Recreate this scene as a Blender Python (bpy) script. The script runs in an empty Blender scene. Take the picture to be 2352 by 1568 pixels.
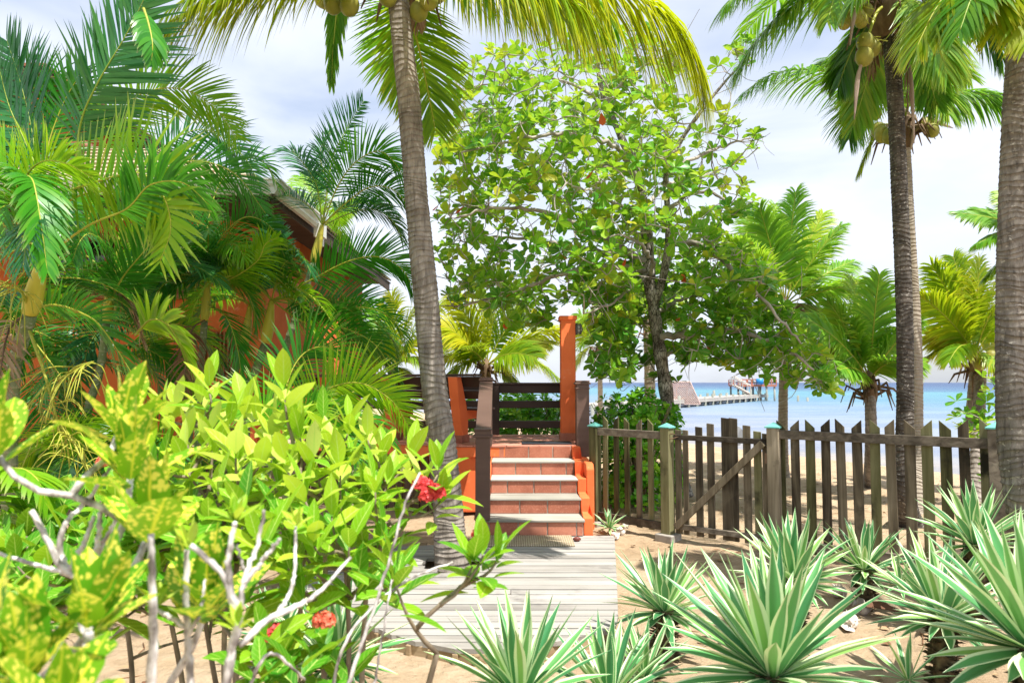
import bpy, math, random
import numpy as np
from mathutils import Vector
random.seed(7); RS = np.random.RandomState(11)
R = math.radians
scene = bpy.context.scene
COL = scene.collection

# ------------------------------------------------------------ camera, sky, sun, exposure
PITCH = math.atan(94/1568)
EYE = 1.6
cd = bpy.data.cameras.new('camera'); cam = bpy.data.objects.new('camera', cd); COL.objects.link(cam)
cam.location = (0, 0, EYE); cam.rotation_euler = (R(90)+PITCH, 0, 0)
cd.sensor_width = 36; cd.lens = 24; cd.clip_start = 0.05; cd.clip_end = 9000
cd.dof.use_dof = True; cd.dof.focus_distance = 6.5; cd.dof.aperture_fstop = 3.6
scene.camera = cam

SUN_EL, SUN_AZ = R(66), R(138)     # azimuth clockwise from +Y: from the right, slightly behind the camera
sd = Vector((math.sin(SUN_AZ)*math.cos(SUN_EL), math.cos(SUN_AZ)*math.cos(SUN_EL), math.sin(SUN_EL)))
sl = bpy.data.lights.new('sun', 'SUN'); sl.energy = 3.1; sl.angle = R(0.6); sl.color = (1, .955, .88)
so = bpy.data.objects.new('sun', sl); COL.objects.link(so)
so.rotation_euler = sd.to_track_quat('Z', 'Y').to_euler(); so.location = (0, 0, 30)
scene.view_settings.view_transform = 'Standard'; scene.view_settings.look = 'None'
scene.view_settings.exposure = 1.5; scene.view_settings.gamma = 1
scene.cycles.use_denoising = True
scene.cycles.max_bounces = 10; scene.cycles.transparent_max_bounces = 8
scene.cycles.diffuse_bounces = 6; scene.cycles.transmission_bounces = 8

world = bpy.data.worlds.new('World'); scene.world = world; world.use_nodes = True
wt = world.node_tree; wt.nodes.clear()
def wn(t, **k):
    n = wt.nodes.new(t)
    for a, b in k.items(): setattr(n, a, b)
    return n
wo = wn('ShaderNodeOutputWorld'); wb = wn('ShaderNodeBackground')
sky = wn('ShaderNodeTexSky', sky_type='NISHITA', sun_disc=False, sun_elevation=SUN_EL, sun_rotation=SUN_AZ, air_density=1.0, dust_density=1.6)
tc = wn('ShaderNodeTexCoord'); mp = wn('ShaderNodeMapping'); mp.inputs['Scale'].default_value = (1, 1, 3.2)
nz = wn('ShaderNodeTexNoise'); nz.inputs['Scale'].default_value = 1.7; nz.inputs['Detail'].default_value = 7; nz.inputs['Roughness'].default_value = .52; nz.inputs['Distortion'].default_value = .5
cr = wn('ShaderNodeValToRGB'); cr.color_ramp.elements[0].position = .36; cr.color_ramp.elements[0].color = (.45,.45,.45,1); cr.color_ramp.elements[1].position = .60; cr.color_ramp.elements[1].color = (.98,.98,.98,1)
mx = wn('ShaderNodeMix', data_type='RGBA'); mx.inputs[7].default_value = (4.85, 5.15, 5.85, 1)   # bright thin cloud
wt.links.new(tc.outputs['Generated'], mp.inputs[0]); wt.links.new(mp.outputs[0], nz.inputs['Vector'])
wt.links.new(nz.outputs['Fac'], cr.inputs[0]); wt.links.new(cr.outputs[0], mx.inputs[0])
wt.links.new(sky.outputs[0], mx.inputs[6]); wt.links.new(mx.outputs[2], wb.inputs[0])
wb.inputs[1].default_value = 0.074
wt.links.new(wb.outputs[0], wo.inputs[0])

# ------------------------------------------------------------ pixel -> world helper (2352 x 1568 reference grid, Y = metres ahead)
CP, SP = math.cos(PITCH), math.sin(PITCH)
def P(u, v, Y):
    a, b = (u-1176)/1568, (784-v)/1568
    y = CP - b*SP; z = SP + b*CP
    return Vector((a*Y/y, Y, EYE + z*Y/y))
SEA = -0.6
def shore(x, y): return (x-6.06)*.885 + (y-25.4)*.465
def gz(x, y):
    d = shore(x, y)
    if d < -10.5: z = -.1
    elif d < 0: z = -.1 - .5*((d+10.5)/10.5)**1.15
    else: z = SEA - .05*d
    return max(z, -9)
def hit(u, v):
    lo, hi = .5, 200
    for _ in range(50):
        m = (lo+hi)/2; p = P(u, v, m)
        if p.z > gz(p.x, p.y): lo = m
        else: hi = m
    p = P(u, v, lo); return Vector((p.x, p.y, gz(p.x, p.y)))

# ------------------------------------------------------------ materials
MATS = {}
class MT:
    def __init__(s, name):
        s.m = bpy.data.materials.new(name); s.m.use_nodes = True; s.nt = s.m.node_tree; s.nt.nodes.clear()
        s.out = s.n('ShaderNodeOutputMaterial'); s.b = s.n('ShaderNodeBsdfPrincipled'); s.l(s.b.outputs[0], s.out.inputs[0])
        MATS[name] = s.m
    def n(s, t, **k):
        n = s.nt.nodes.new(t)
        for a, b in k.items(): setattr(n, a, b)
        return n
    def l(s, a, b): s.nt.links.new(a, b)
    def val(s, sock, v):
        if hasattr(v, 'links') or isinstance(v, bpy.types.NodeSocket): s.l(v, sock)
        else: sock.default_value = v
    def math(s, op, a, b=0.0, c=0.0):
        n = s.n('ShaderNodeMath', operation=op)
        s.val(n.inputs[0], a); s.val(n.inputs[1], b); s.val(n.inputs[2], c)
        return n.outputs[0]
    def mix(s, f, a, b, bt='MIX'):
        n = s.n('ShaderNodeMix', data_type='RGBA', blend_type=bt)
        s.val(n.inputs[0], f)
        for i, v in ((6, a), (7, b)):
            if isinstance(v, tuple): n.inputs[i].default_value = (*v[:3], 1)
            else: s.l(v, n.inputs[i])
        return n.outputs[2]
    def ramp(s, f, stops, interp='LINEAR'):
        n = s.n('ShaderNodeValToRGB'); s.l(f, n.inputs[0]); e = n.color_ramp.elements; n.color_ramp.interpolation = interp
        while len(e) < len(stops): e.new(.5)
        for i, (p, c) in enumerate(stops):
            e[i].position = p; e[i].color = (*c, 1) if isinstance(c, tuple) else (c, c, c, 1)
        return n.outputs[0]
    def coord(s, stretch=(1,1,1), kind='Object'):
        t = s.n('ShaderNodeTexCoord'); m = s.n('ShaderNodeMapping'); m.inputs['Scale'].default_value = stretch
        s.l(t.outputs[kind], m.inputs[0]); return m.outputs[0]
    def noise(s, scale, stretch=(1,1,1), detail=4, rough=.55, dist=0, vec=None):
        n = s.n('ShaderNodeTexNoise'); n.inputs['Scale'].default_value = scale; n.inputs['Detail'].default_value = detail
        n.inputs['Roughness'].default_value = rough; n.inputs['Distortion'].default_value = dist
        s.l(vec if vec is not None else s.coord(stretch), n.inputs['Vector']); return n.outputs['Fac']
    def attr(s):
        a = s.n('ShaderNodeAttribute', attribute_name='col'); q = s.n('ShaderNodeSeparateColor'); s.l(a.outputs['Color'], q.inputs[0])
        return q.outputs[0], q.outputs[1], q.outputs[2]
    def bump(s, h, st=.3, dist=.02):
        n = s.n('ShaderNodeBump'); n.inputs['Strength'].default_value = st; n.inputs['Distance'].default_value = dist
        s.l(h, n.inputs['Height']); s.l(n.outputs[0], s.b.inputs['Normal']); return n.outputs[0]
    def set(s, color=None, rough=.6, spec=.5):
        if color is not None: s.val(s.b.inputs['Base Color'], (*color, 1) if isinstance(color, tuple) else color)
        s.val(s.b.inputs['Roughness'], rough); s.b.inputs['Specular IOR Level'].default_value = spec
        return s.m

def leafmat(name, ramp, trans=.4, tcol=(.25,.4,.03), tip=None, tippow=6, rough=.42, rib=.0, ribcol=None, veins=0, spots=None, margin=None, spec=.4):
    s = MT(name); r, g, b = s.attr()
    big = s.noise(1.3, detail=2)
    f = s.math('ADD', g, s.math('MULTIPLY', s.math('SUBTRACT', big, .5), .5))
    c = s.ramp(f, ramp)
    if veins:
        w = s.math('SINE', s.math('MULTIPLY', s.math('SUBTRACT', s.math('MULTIPLY', r, veins), s.math('MULTIPLY', b, 1.6)), 6.28))
        w = s.math('MULTIPLY', s.math('POWER', s.math('MAXIMUM', w, 0.0), 4.0), .28)
        c = s.mix(w, c, ribcol or (.5,.6,.2))
    if margin:
        col, lo, hi = margin
        st = s.noise(9, (1,1,.15), detail=2)
        e = s.math('ADD', b, s.math('MULTIPLY', s.math('SUBTRACT', g, .5), .34))
        e = s.math('ADD', e, s.math('MULTIPLY', s.math('SUBTRACT', st, .5), .12))
        mr = s.n('ShaderNodeMapRange'); s.l(e, mr.inputs[0]); mr.inputs[1].default_value = lo; mr.inputs[2].default_value = hi
        c = s.mix(mr.outputs[0], c, col)
    if spots:
        col, sc_, th = spots
        v = s.n('ShaderNodeTexVoronoi'); v.inputs['Scale'].default_value = sc_; s.l(s.coord(), v.inputs['Vector'])
        n2 = s.noise(sc_*.22, detail=3)
        d = s.math('ADD', v.outputs['Distance'], s.math('MULTIPLY', n2, 1.1))
        mr = s.n('ShaderNodeMapRange'); s.l(d, mr.inputs[0]); mr.inputs[1].default_value = th+.06; mr.inputs[2].default_value = th-.02
        c = s.mix(mr.outputs[0], c, col)
    if rib:
        mr = s.n('ShaderNodeMapRange'); s.l(b, mr.inputs[0]); mr.inputs[1].default_value = rib; mr.inputs[2].default_value = rib*.4
        c = s.mix(mr.outputs[0], c, ribcol or (.4,.5,.15))
    if tip: c = s.mix(s.math('POWER', r, float(tippow)), c, tip)
    s.set(c, rough, spec)
    if trans:
        t = s.n('ShaderNodeBsdfTranslucent'); s.l(s.mix(.5, c, tcol), t.inputs[0])
        m = s.n('ShaderNodeMixShader'); m.inputs[0].default_value = trans
        s.l(s.b.outputs[0], m.inputs[1]); s.l(t.outputs[0], m.inputs[2]); s.l(m.outputs[0], s.out.inputs[0])
    return s.m

def tex(name, stops, scale=6, stretch=(1,1,1), rough=.7, bump=.3, detail=5, dist=0, bd=.01, spec=.3, scale2=None):
    s = MT(name); f = s.noise(scale, stretch, detail, dist=dist); c = s.ramp(f, stops)
    if scale2:
        f2 = s.noise(scale2, detail=3); c = s.mix(s.math('MULTIPLY', f2, .55), c, s.mix(1.0, c, (.55,.52,.5), 'MULTIPLY'))
    if bump: s.bump(f, bump, bd)
    return s.set(c, rough, spec)

def trunkmat(name, stops, ringcol, patch=None, ring=.5, crack=.35):
    s = MT(name); r, g, b = s.attr()
    n1 = s.noise(14, (1,1,.35), 6, .65); n2 = s.noise(2.1, (1,1,1), 3); n7 = s.noise(5, (.8,.8,1.6), 5, .7, .8)
    f = s.math('ADD', s.math('MULTIPLY', n1, .6), s.math('MULTIPLY', n2, .3)); f = s.math('ADD', f, s.math('MULTIPLY', s.math('SUBTRACT', b, .5), .07))
    c = s.ramp(f, stops)
    c = s.mix(s.math('MULTIPLY', s.ramp(n7, [(.56,0.0),(.68,1.0)]), .35), c, ringcol)
    n3 = s.noise(40, (1,1,.12), 4, .7)
    c = s.mix(s.math('MULTIPLY', s.ramp(n3, [(.50, 0.0), (.66, 1.0)]), crack), c, ringcol)
    if patch:
        n4 = s.noise(22, (1,1,1.9), 4, .6, dist=.4); c = s.mix(s.ramp(n4, [(.60, 0.0), (.66, .8)]), c, patch)
    rg = s.ramp(g, [(0, 1.0), (.16, .25), (.3, 0.0), (1, 0.0)])
    c = s.mix(s.math('MULTIPLY', rg, ring), c, ringcol)
    s.bump(s.math('ADD', n1, s.math('MULTIPLY', n3, .8)), .6, .012)
    return s.set(c, .85, .15)

# ------------------------------------------------------------ mesh collector (quads)
class G:
    def __init__(s): s.V = []; s.F = []; s.M = []; s.A = []; s.n = 0
    def add(s, V, F, A=None, mi=0):
        V = np.asarray(V, float).reshape(-1, 3); F = np.asarray(F, int).reshape(-1, 4)
        if A is None: A = np.zeros((len(V), 3))
        s.V.append(V); s.F.append(F+s.n); s.M.append(np.full(len(F), mi)); s.A.append(np.asarray(A, float)); s.n += len(V)
    def box(s, c, d, ax=None, mi=0, rnd=0.5):
        ax = ax or (Vector((1,0,0)), Vector((0,1,0)), Vector((0,0,1)))
        V = [Vector(c) + ax[0]*(d[0]/2*i) + ax[1]*(d[1]/2*j) + ax[2]*(d[2]/2*k) for k in (-1,1) for j in (-1,1) for i in (-1,1)]
        s.add([tuple(v) for v in V], [(0,2,3,1),(4,5,7,6),(0,1,5,4),(2,6,7,3),(0,4,6,2),(1,3,7,5)], np.tile([0,rnd,0],(8,1)), mi)
    def prism(s, poly, ext, mi=0):      # closed polygon (list of Vector) extruded by Vector ext; ends closed by a fan of quads
        n = len(poly); c0 = sum(poly, Vector())/n
        V = list(poly) + [p+ext for p in poly] + [c0, c0+ext]
        F = [(i, (i+1)%n, (i+1)%n+n, i+n) for i in range(n)]
        F += [((i+1)%n, i, 2*n, 2*n) for i in range(n)] + [(i+n, (i+1)%n+n, 2*n+1, 2*n+1) for i in range(n)]
        s.add([tuple(v) for v in V], F, None, mi)
    def tube(s, pts, rad, sides=8, mi=0, attr=None, cap=True, squash=None):
        pts = np.array([tuple(p) for p in pts], float); rad = np.broadcast_to(np.asarray(rad, float), (len(pts),)).copy()
        if cap:
            pts = np.vstack([pts[:1], pts, pts[-1:]]); rad = np.concatenate([[rad[0]*.02], rad, [rad[-1]*.02]])
            if attr is not None: attr = np.vstack([attr[:1], attr, attr[-1:]])
        T = np.gradient(pts, axis=0)
        if cap: T[0] = pts[2]-pts[1]; T[1] = T[0]; T[-1] = pts[-2]-pts[-3]; T[-2] = T[-1]
        T /= np.linalg.norm(T, axis=1, keepdims=True)+1e-9
        ref = np.array([0, 1., 0]) if abs(T[0][1]) < .8 else np.array([1., 0, 0])
        ring = []
        S = np.cross(T[0], ref); S /= np.linalg.norm(S)
        for i in range(len(pts)):
            S = S - T[i]*np.dot(S, T[i]); S /= np.linalg.norm(S)+1e-9
            B = np.cross(T[i], S)
            a = np.arange(sides)*2*math.pi/sides
            ring.append(pts[i] + rad[i]*(np.cos(a)[:,None]*S + np.sin(a)[:,None]*B*(squash or 1)))
        V = np.vstack(ring); n = len(pts)
        i, j = np.meshgrid(np.arange(n-1), np.arange(sides), indexing='ij'); j2 = (j+1) % sides
        F = np.stack([i*sides+j, i*sides+j2, (i+1)*sides+j2, (i+1)*sides+j], -1).reshape(-1, 4)
        if attr is None: A = np.stack([np.repeat(np.linspace(0,1,n), sides), np.full(n*sides, .5), np.full(n*sides, .5)], 1)
        else: A = np.repeat(attr, sides, axis=0)
        s.add(V, F, A, mi)
    def build(s, name, mats, parent=None, smooth=True, bevel=0, origin=None):
        V = np.vstack(s.V); F = np.vstack(s.F); M = np.concatenate(s.M); A = np.vstack(s.A)
        tri = F[:,2] == F[:,3]
        if parent is not None:
            w = Vector(parent.location); q = parent.parent
            while q is not None: w = w + Vector(q.location); q = q.parent
            o = np.array(w)
        else: o = np.array(origin if origin is not None else [(V[:,0].min()+V[:,0].max())/2, (V[:,1].min()+V[:,1].max())/2, V[:,2].min()])
        V = V - o
        tot = np.where(tri, 3, 4); st = np.concatenate([[0], np.cumsum(tot)[:-1]])
        keep = np.ones(F.shape, bool); keep[:,3] = ~tri
        me = bpy.data.meshes.new(name); me.vertices.add(len(V)); me.vertices.foreach_set('co', V.astype('f').ravel())
        li = F[keep]
        me.loops.add(len(li)); me.loops.foreach_set('vertex_index', li.astype('i'))
        me.polygons.add(len(F)); me.polygons.foreach_set('loop_start', st.astype('i')); me.polygons.foreach_set('loop_total', tot.astype('i'))
        me.polygons.foreach_set('material_index', M.astype('i')); me.polygons.foreach_set('use_smooth', np.full(len(F), smooth))
        me.update(calc_edges=True)
        ca = me.color_attributes.new('col', 'FLOAT_COLOR', 'POINT'); ca.data.foreach_set('color', np.hstack([A, np.ones((len(A),1))]).astype('f').ravel())
        me.validate()
        for m in (mats if isinstance(mats, (list, tuple)) else [mats]): me.materials.append(MATS[m])
        ob = bpy.data.objects.new(name, me); COL.objects.link(ob)
        if parent is not None: ob.parent = parent
        else: ob.location = o
        if bevel:
            b = ob.modifiers.new('bevel', 'BEVEL'); b.width = bevel; b.segments = 2; b.limit_method = 'ANGLE'
        return ob

def tag(o, label=None, cat=None, group=None, kind=None):
    for k, v in (('label', label), ('category', cat), ('group', group), ('kind', kind)):
        if v: o[k] = v
    return o
def empty(name, loc, label, cat, group=None):
    o = bpy.data.objects.new(name, None); COL.objects.link(o); o.location = loc; o.empty_display_size = .1
    return tag(o, label, cat, group)

def spline(pts, n):
    p = np.array([tuple(q) for q in pts], float)
    if len(p) == 2: t = np.linspace(0,1,n)[:,None]; return p[0]*(1-t)+p[1]*t
    e = np.vstack([2*p[0]-p[1], p, 2*p[-1]-p[-2]])
    seg = np.linalg.norm(np.diff(p, axis=0), axis=1); cum = np.concatenate([[0], np.cumsum(seg)])
    out = []
    for s in np.linspace(0, cum[-1], n):
        i = min(np.searchsorted(cum, s, 'right')-1, len(p)-2); t = (s-cum[i])/max(seg[i],1e-9)
        a, b, c, d = e[i], e[i+1], e[i+2], e[i+3]
        out.append(.5*((2*b)+(c-a)*t+(2*a-5*b+4*c-d)*t*t+(3*b-a-3*c+d)*t**3))
    return np.array(out)
def nrm(a): return a/(np.linalg.norm(a, axis=-1, keepdims=True)+1e-9)

PROF = {
 'grass': lambda s: np.clip(np.sin(math.pi*np.clip(s*.93+.07,0,1)**.7), 0, 1)**.8*.97+.03*(1-s),
 'ellip': lambda s: np.clip(np.sin(math.pi*s**.92), .0, 1)**.85+.03*(1-s),
 'obov':  lambda s: np.clip(np.sin(math.pi*np.clip(s,0,1)**1.75), 0, 1)**.62+.05*(1-s),
 'agave': lambda s: (.42+.58*np.sin(math.pi*np.clip(s*.86+.06,0,1))**.9)*np.clip((1-s)*2.7,0,1)**.85+.006,
 'croton':lambda s: np.clip(np.sin(math.pi*s**.85), 0, 1)**.75+.04*(1-s),
}
def leaves(g, B, D, Nn, L, W, bend=(0,0,-.5), fold=.25, prof='ellip', nseg=5, cols=(-1,0,1), rnd=None, mi=0, curl=0, wave=0):
    """many blades at once: B base points, D directions, Nn upper-side normals, all (n,3); L, W lengths and half widths"""
    B = np.asarray(B, float).reshape(-1,3); n = len(B)
    D = nrm(np.asarray(D, float).reshape(-1,3)); Nn = np.asarray(Nn, float).reshape(-1,3)*np.ones((n,1)); L = np.broadcast_to(L,(n,)); W = np.broadcast_to(W,(n,))
    bend = np.asarray(bend, float)*np.ones((n,3))
    rnd = RS.rand(n) if rnd is None else np.broadcast_to(rnd,(n,))
    s = np.linspace(0,1,nseg+1); cols = np.array(cols, float); k = len(cols)
    dirs = nrm(D[:,None,:] + bend[:,None,:]*(s**1.3)[None,:,None])
    if curl: dirs = nrm(dirs + Nn[:,None,:]*(curl*s**2)[None,:,None])
    step = L[:,None,None]/nseg
    mid = (dirs[:,1:]+dirs[:,:-1])/2*step
    path = np.concatenate([B[:,None,:], B[:,None,:]+np.cumsum(mid,1)],1)
    side = nrm(np.cross(dirs, Nn[:,None,:])); up = np.cross(side, dirs)
    pr = PROF[prof](s)
    if wave: pr_ = np.abs(pr)[None,:]*(1+wave*(RS.rand(n,nseg+1)-.5))
    else: pr_ = np.broadcast_to(pr[None,:],(n,nseg+1))
    w = W[:,None]*pr_
    V = path[:,:,None,:] + side[:,:,None,:]*(w[:,:,None]*cols*math.cos(fold))[...,None] + up[:,:,None,:]*(w[:,:,None]*np.abs(cols)*math.sin(fold))[...,None]
    if wave: V = V + up[:,:,None,:]*((RS.rand(n,nseg+1,k)-.5)*wave*.5*w[:,:,None])[...,None]
    A = np.zeros((n,nseg+1,k,3)); A[...,0] = s[None,:,None]; A[...,1] = rnd[:,None,None]; A[...,2] = np.abs(cols)
    i, j, q = np.meshgrid(np.arange(n), np.arange(nseg), np.arange(k-1), indexing='ij')
    b = i*(nseg+1)*k + j*k + q
    F = np.stack([b, b+1, b+k+1, b+k], -1).reshape(-1,4)
    g.add(V.reshape(-1,3), F, A.reshape(-1,3), mi)
    return path[:,-1]

def frond(g, pts, L=.8, n=90, W=.02, droop=.9, v=20, roll=0, fwd=(35,62), rr=.018, petiole=.18, nseg=4, miss=.03, base=None, cols=(-1,1), lprof=None, curl=0, jit=.12, hue=None, sd0=None):
    """pinnate palm leaf along pts (world): rachis tube (material 1) and 2n blades (material 0)"""
    C = spline(pts, 60); T = nrm(np.gradient(C, axis=0))
    chord = C[-1]-C[0]
    if sd0 is not None: S = np.array(sd0, float)
    else:
        S = np.cross(chord, [0,0,1.])
        if np.linalg.norm(S) < .25*np.linalg.norm(chord): S = np.cross(C[-1]-C[30], [0,0,1.])+np.array([1e-3,0,0])
    Ss = []
    for t in T:
        S = S - t*np.dot(S,t); S = S/(np.linalg.norm(S)+1e-9); Ss.append(S)
    Ss = np.array(Ss); Ns = np.cross(Ss, T)
    c, s_ = math.cos(R(roll)), math.sin(R(roll))
    S2 = Ss*c + Ns*s_; N2 = Ns*c - Ss*s_
    g.tube(C, np.linspace(1,.12,60)**.8*rr, 6, mi=1)
    t = np.linspace(petiole, .995, n) + RS.randn(n)*.15/n
    idx = np.clip(t,0,1)*59; i0 = np.clip(idx.astype(int),0,58); fr = (idx-i0)[:,None]
    f = lambda X: X[i0]*(1-fr)+X[i0+1]*fr
    q = (t-petiole)/(1-petiole)
    lp = lprof(q) if lprof else (.45+.55*np.sin(math.pi*np.clip(q*.82+.12,0,1)))*(1-.35*q**3)
    if hue is None: hue = RS.rand()
    for sgn in (-1,1):
        keep = RS.rand(n) > miss
        fa = np.radians(fwd[0]+(fwd[1]-fwd[0])*q+RS.randn(n)*4)[:,None]
        va = np.radians(v*(1-.4*q)+RS.randn(n)*6)[:,None]
        Tt, Sx, Nx = nrm(f(T)), nrm(f(S2)), nrm(f(N2))
        lat = sgn*Sx*np.cos(va)+Nx*np.sin(va)
        d = Tt*np.sin(fa)+lat*np.cos(fa)
        d = d + RS.randn(n,3)*jit*.5
        nn = Nx*np.cos(va)-sgn*Sx*np.sin(va)
        nn = nn + RS.randn(n,3)*jit
        k = keep
        leaves(g, f(C)[k], d[k], nn[k], (L*lp*(1+RS.randn(n)*.05))[k], W*(.75+.5*lp)[k], (0,0,-droop), .1, 'grass', nseg, cols, np.clip(hue*.6+RS.rand(n)*.4,0,1)[k], 0, curl)

def ground_stick(p): return Vector((p[0], p[1], gz(p[0], p[1])))
# ------------------------------------------------------------ material library
leafmat('coco_leaf', [(0,(.03,.13,.012)),(.35,(.06,.22,.015)),(.65,(.14,.34,.018)),(1,(.33,.44,.02))], .42, (.30,.58,.02), (.45,.36,.08), 14, rough=.36)
leafmat('coco_yellow', [(0,(.07,.24,.012)),(.4,(.20,.38,.014)),(.75,(.46,.50,.016)),(1,(.60,.54,.02))], .5, (.66,.74,.01), (.50,.36,.07), 9, rough=.38)
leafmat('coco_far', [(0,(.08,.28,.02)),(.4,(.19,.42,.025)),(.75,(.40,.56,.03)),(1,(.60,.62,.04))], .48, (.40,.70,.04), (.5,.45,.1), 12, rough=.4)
leafmat('areca_leaf', [(0,(.012,.10,.014)),(.4,(.028,.19,.014)),(.75,(.06,.30,.018)),(1,(.16,.36,.02))], .36, (.16,.50,.015), (.42,.36,.22), 11, rough=.33, spec=.4)
leafmat('areca_bright', [(0,(.07,.28,.01)),(.5,(.15,.40,.012)),(1,(.32,.46,.015))], .42, (.40,.66,.012), (.50,.40,.20), 10, rough=.36, spec=.35)
leafmat('areca_blue', [(0,(.02,.12,.045)),(.6,(.04,.20,.05)),(1,(.09,.28,.05))], .34, (.08,.35,.06), (.10,.10,.14), 12, rough=.3)
leafmat('almond_leaf', [(0,(.012,.14,.02)),(.3,(.04,.27,.02)),(.6,(.13,.38,.02)),(.85,(.32,.50,.03)),(1,(.56,.55,.04))], .40, (.45,.68,.02), None, rough=.32, rib=.10, ribcol=(.35,.45,.10), veins=5, spec=.25)
leafmat('almond_red', [(0,(.55,.06,.02)),(1,(.62,.16,.03))], .35, (.9,.15,.03), rough=.5)
leafmat('ixora_leaf', [(0,(.02,.16,.010)),(.28,(.07,.30,.012)),(.52,(.22,.46,.016)),(.75,(.44,.60,.04)),(1,(.66,.72,.20))], .38, (.62,.78,.03), None, rough=.36, rib=.09, ribcol=(.50,.66,.16), veins=7, spec=.22)
leafmat('croton_leaf', [(0,(.04,.20,.012)),(.45,(.09,.32,.014)),(.8,(.26,.44,.02)),(1,(.50,.50,.03))], .34, (.45,.62,.02), None, rough=.36, rib=.12, ribcol=(.72,.70,.06), spots=((.84,.76,.12), 85, .93), spec=.2)
leafmat('hedge_leaf', [(0,(.03,.22,.012)),(.4,(.09,.38,.016)),(.75,(.22,.52,.02)),(1,(.42,.62,.04))], .34, (.25,.6,.02), rough=.3, rib=.12, ribcol=(.3,.5,.1))
leafmat('agave_leaf', [(0,(.045,.20,.075)),(.5,(.09,.30,.09)),(1,(.24,.44,.10))], .10, (.4,.7,.2), (.03,.015,.01), 34, rough=.38, margin=((.66,.76,.46), .56, .70), spec=.4)
leafmat('red_petal', [(0,(.62,.035,.04)),(1,(.85,.10,.10))], .3, (.9,.1,.1), rough=.5)
leafmat('salmon_petal', [(0,(.72,.12,.06)),(1,(.85,.28,.16))], .3, (.9,.2,.1), rough=.5)
leafmat('dry_leaf', [(0,(.13,.055,.03)),(.5,(.26,.14,.07)),(1,(.42,.30,.17))], .1, (.3,.15,.05), rough=.8)
tex('rachis_green', [(0,(.14,.28,.03)),(1,(.38,.42,.05))], 3, rough=.45, bump=.1)
tex('rachis_yellow', [(0,(.24,.30,.03)),(1,(.48,.44,.05))], 3, rough=.45, bump=.1)
trunkmat('coco_trunk_grey', [(.05,(.05,.042,.036)),(.34,(.17,.145,.12)),(.52,(.33,.29,.25)),(.66,(.46,.415,.365)),(1,(.60,.55,.49))], (.05,.041,.035), None, .45, .45)
trunkmat('coco_trunk_dark', [(0,(.02,.018,.016)),(.40,(.07,.062,.053)),(.6,(.17,.15,.13)),(1,(.34,.31,.27))], (.012,.011,.01), (.46,.43,.38), .6, .4)
trunkmat('coco_trunk_right', [(0,(.06,.052,.045)),(.42,(.17,.15,.125)),(.6,(.30,.27,.23)),(1,(.46,.42,.37))], (.03,.026,.022), (.42,.39,.33), .5, .5)
trunkmat('coco_trunk_pale', [(0,(.22,.19,.15)),(.5,(.36,.31,.25)),(1,(.50,.45,.38))], (.12,.10,.08), None, .55, .3)
trunkmat('areca_stem', [(0,(.08,.12,.05)),(.45,(.17,.22,.10)),(.7,(.32,.32,.22)),(1,(.48,.46,.38))], (.42,.38,.26), (.50,.50,.46), .6, .1)
tex('crownshaft', [(.3,(.30,.34,.05)),(.55,(.50,.44,.05)),(.75,(.58,.50,.12))], 2.2, (1,1,.5), .45, .05)
tex('fibre', [(.25,(.05,.03,.018)),(.5,(.15,.095,.055)),(.8,(.30,.21,.13))], 9, (1,1,.25), .9, .7, bd=.02)
tex('spathe', [(.3,(.20,.14,.11)),(.7,(.46,.36,.30))], 6, (1,1,.3), .7, .3)
tex('coconut_skin', [(.3,(.16,.17,.03)),(.55,(.30,.28,.05)),(.8,(.42,.33,.08))], 5, rough=.5, bump=.1)
s = MT('almond_bark'); v = s.n('ShaderNodeTexVoronoi', feature='DISTANCE_TO_EDGE'); v.inputs['Scale'].default_value = 30; s.l(s.coord((1,1,.33)), v.inputs['Vector'])
n1 = s.noise(7, detail=5); c1 = s.ramp(n1, [(.3,(.11,.095,.08)),(.48,(.28,.25,.21)),(.66,(.54,.50,.45))])
c1 = s.mix(s.ramp(v.outputs['Distance'], [(0,1.0),(.12,0.0)]), c1, (.02,.017,.014)); s.bump(s.math('ADD', v.outputs['Distance'], n1), .7, .02); s.set(c1, .9, .15)
tex('twig_bark', [(.3,(.16,.14,.11)),(.5,(.36,.32,.28)),(.75,(.58,.54,.48))], 5, (1,1,1), .85, .3)
tex('bare_branch', [(.34,(.10,.085,.075)),(.46,(.34,.31,.29)),(.6,(.70,.67,.65))], 34, (1,1,.5), .8, .5, bd=.003)
tex('shrub_stem', [(.3,(.10,.075,.05)),(.55,(.24,.19,.13)),(.8,(.40,.35,.26))], 20, (1,1,.4), .8, .4, bd=.003)
# sand
s = MT('sand'); n1 = s.noise(.9, detail=5); n2 = s.noise(220, detail=3, rough=.8); n3 = s.noise(9, detail=6, rough=.65); n4 = s.noise(45, detail=3)
c = s.ramp(s.math('ADD', s.math('MULTIPLY', n1, .6), s.math('MULTIPLY', n3, .4)), [(.32,(.38,.27,.165)),(.5,(.50,.375,.245)),(.68,(.60,.47,.33))])
c = s.mix(s.math('MULTIPLY', s.ramp(n2, [(.3,1.0),(.55,0.0)]), .55), c, (.26,.16,.09))
c = s.mix(s.math('MULTIPLY', s.ramp(n4, [(.66,0.0),(.72,1.0)]), .5), c, (.16,.10,.06))
# wet, darker belt beside the water
tcx = s.n('ShaderNodeTexCoord'); sx = s.n('ShaderNodeSeparateXYZ'); s.l(tcx.outputs['Object'], sx.inputs[0])
n6 = s.noise(3.6, detail=2, dist=.8); s.bump(s.math('ADD', s.math('ADD', n3, s.math('MULTIPLY', n6, 1.3)), s.math('MULTIPLY', n2, .14)), 1.0, .06); s.set(c, .95, .1); MATS['sand'] = s.m
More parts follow.
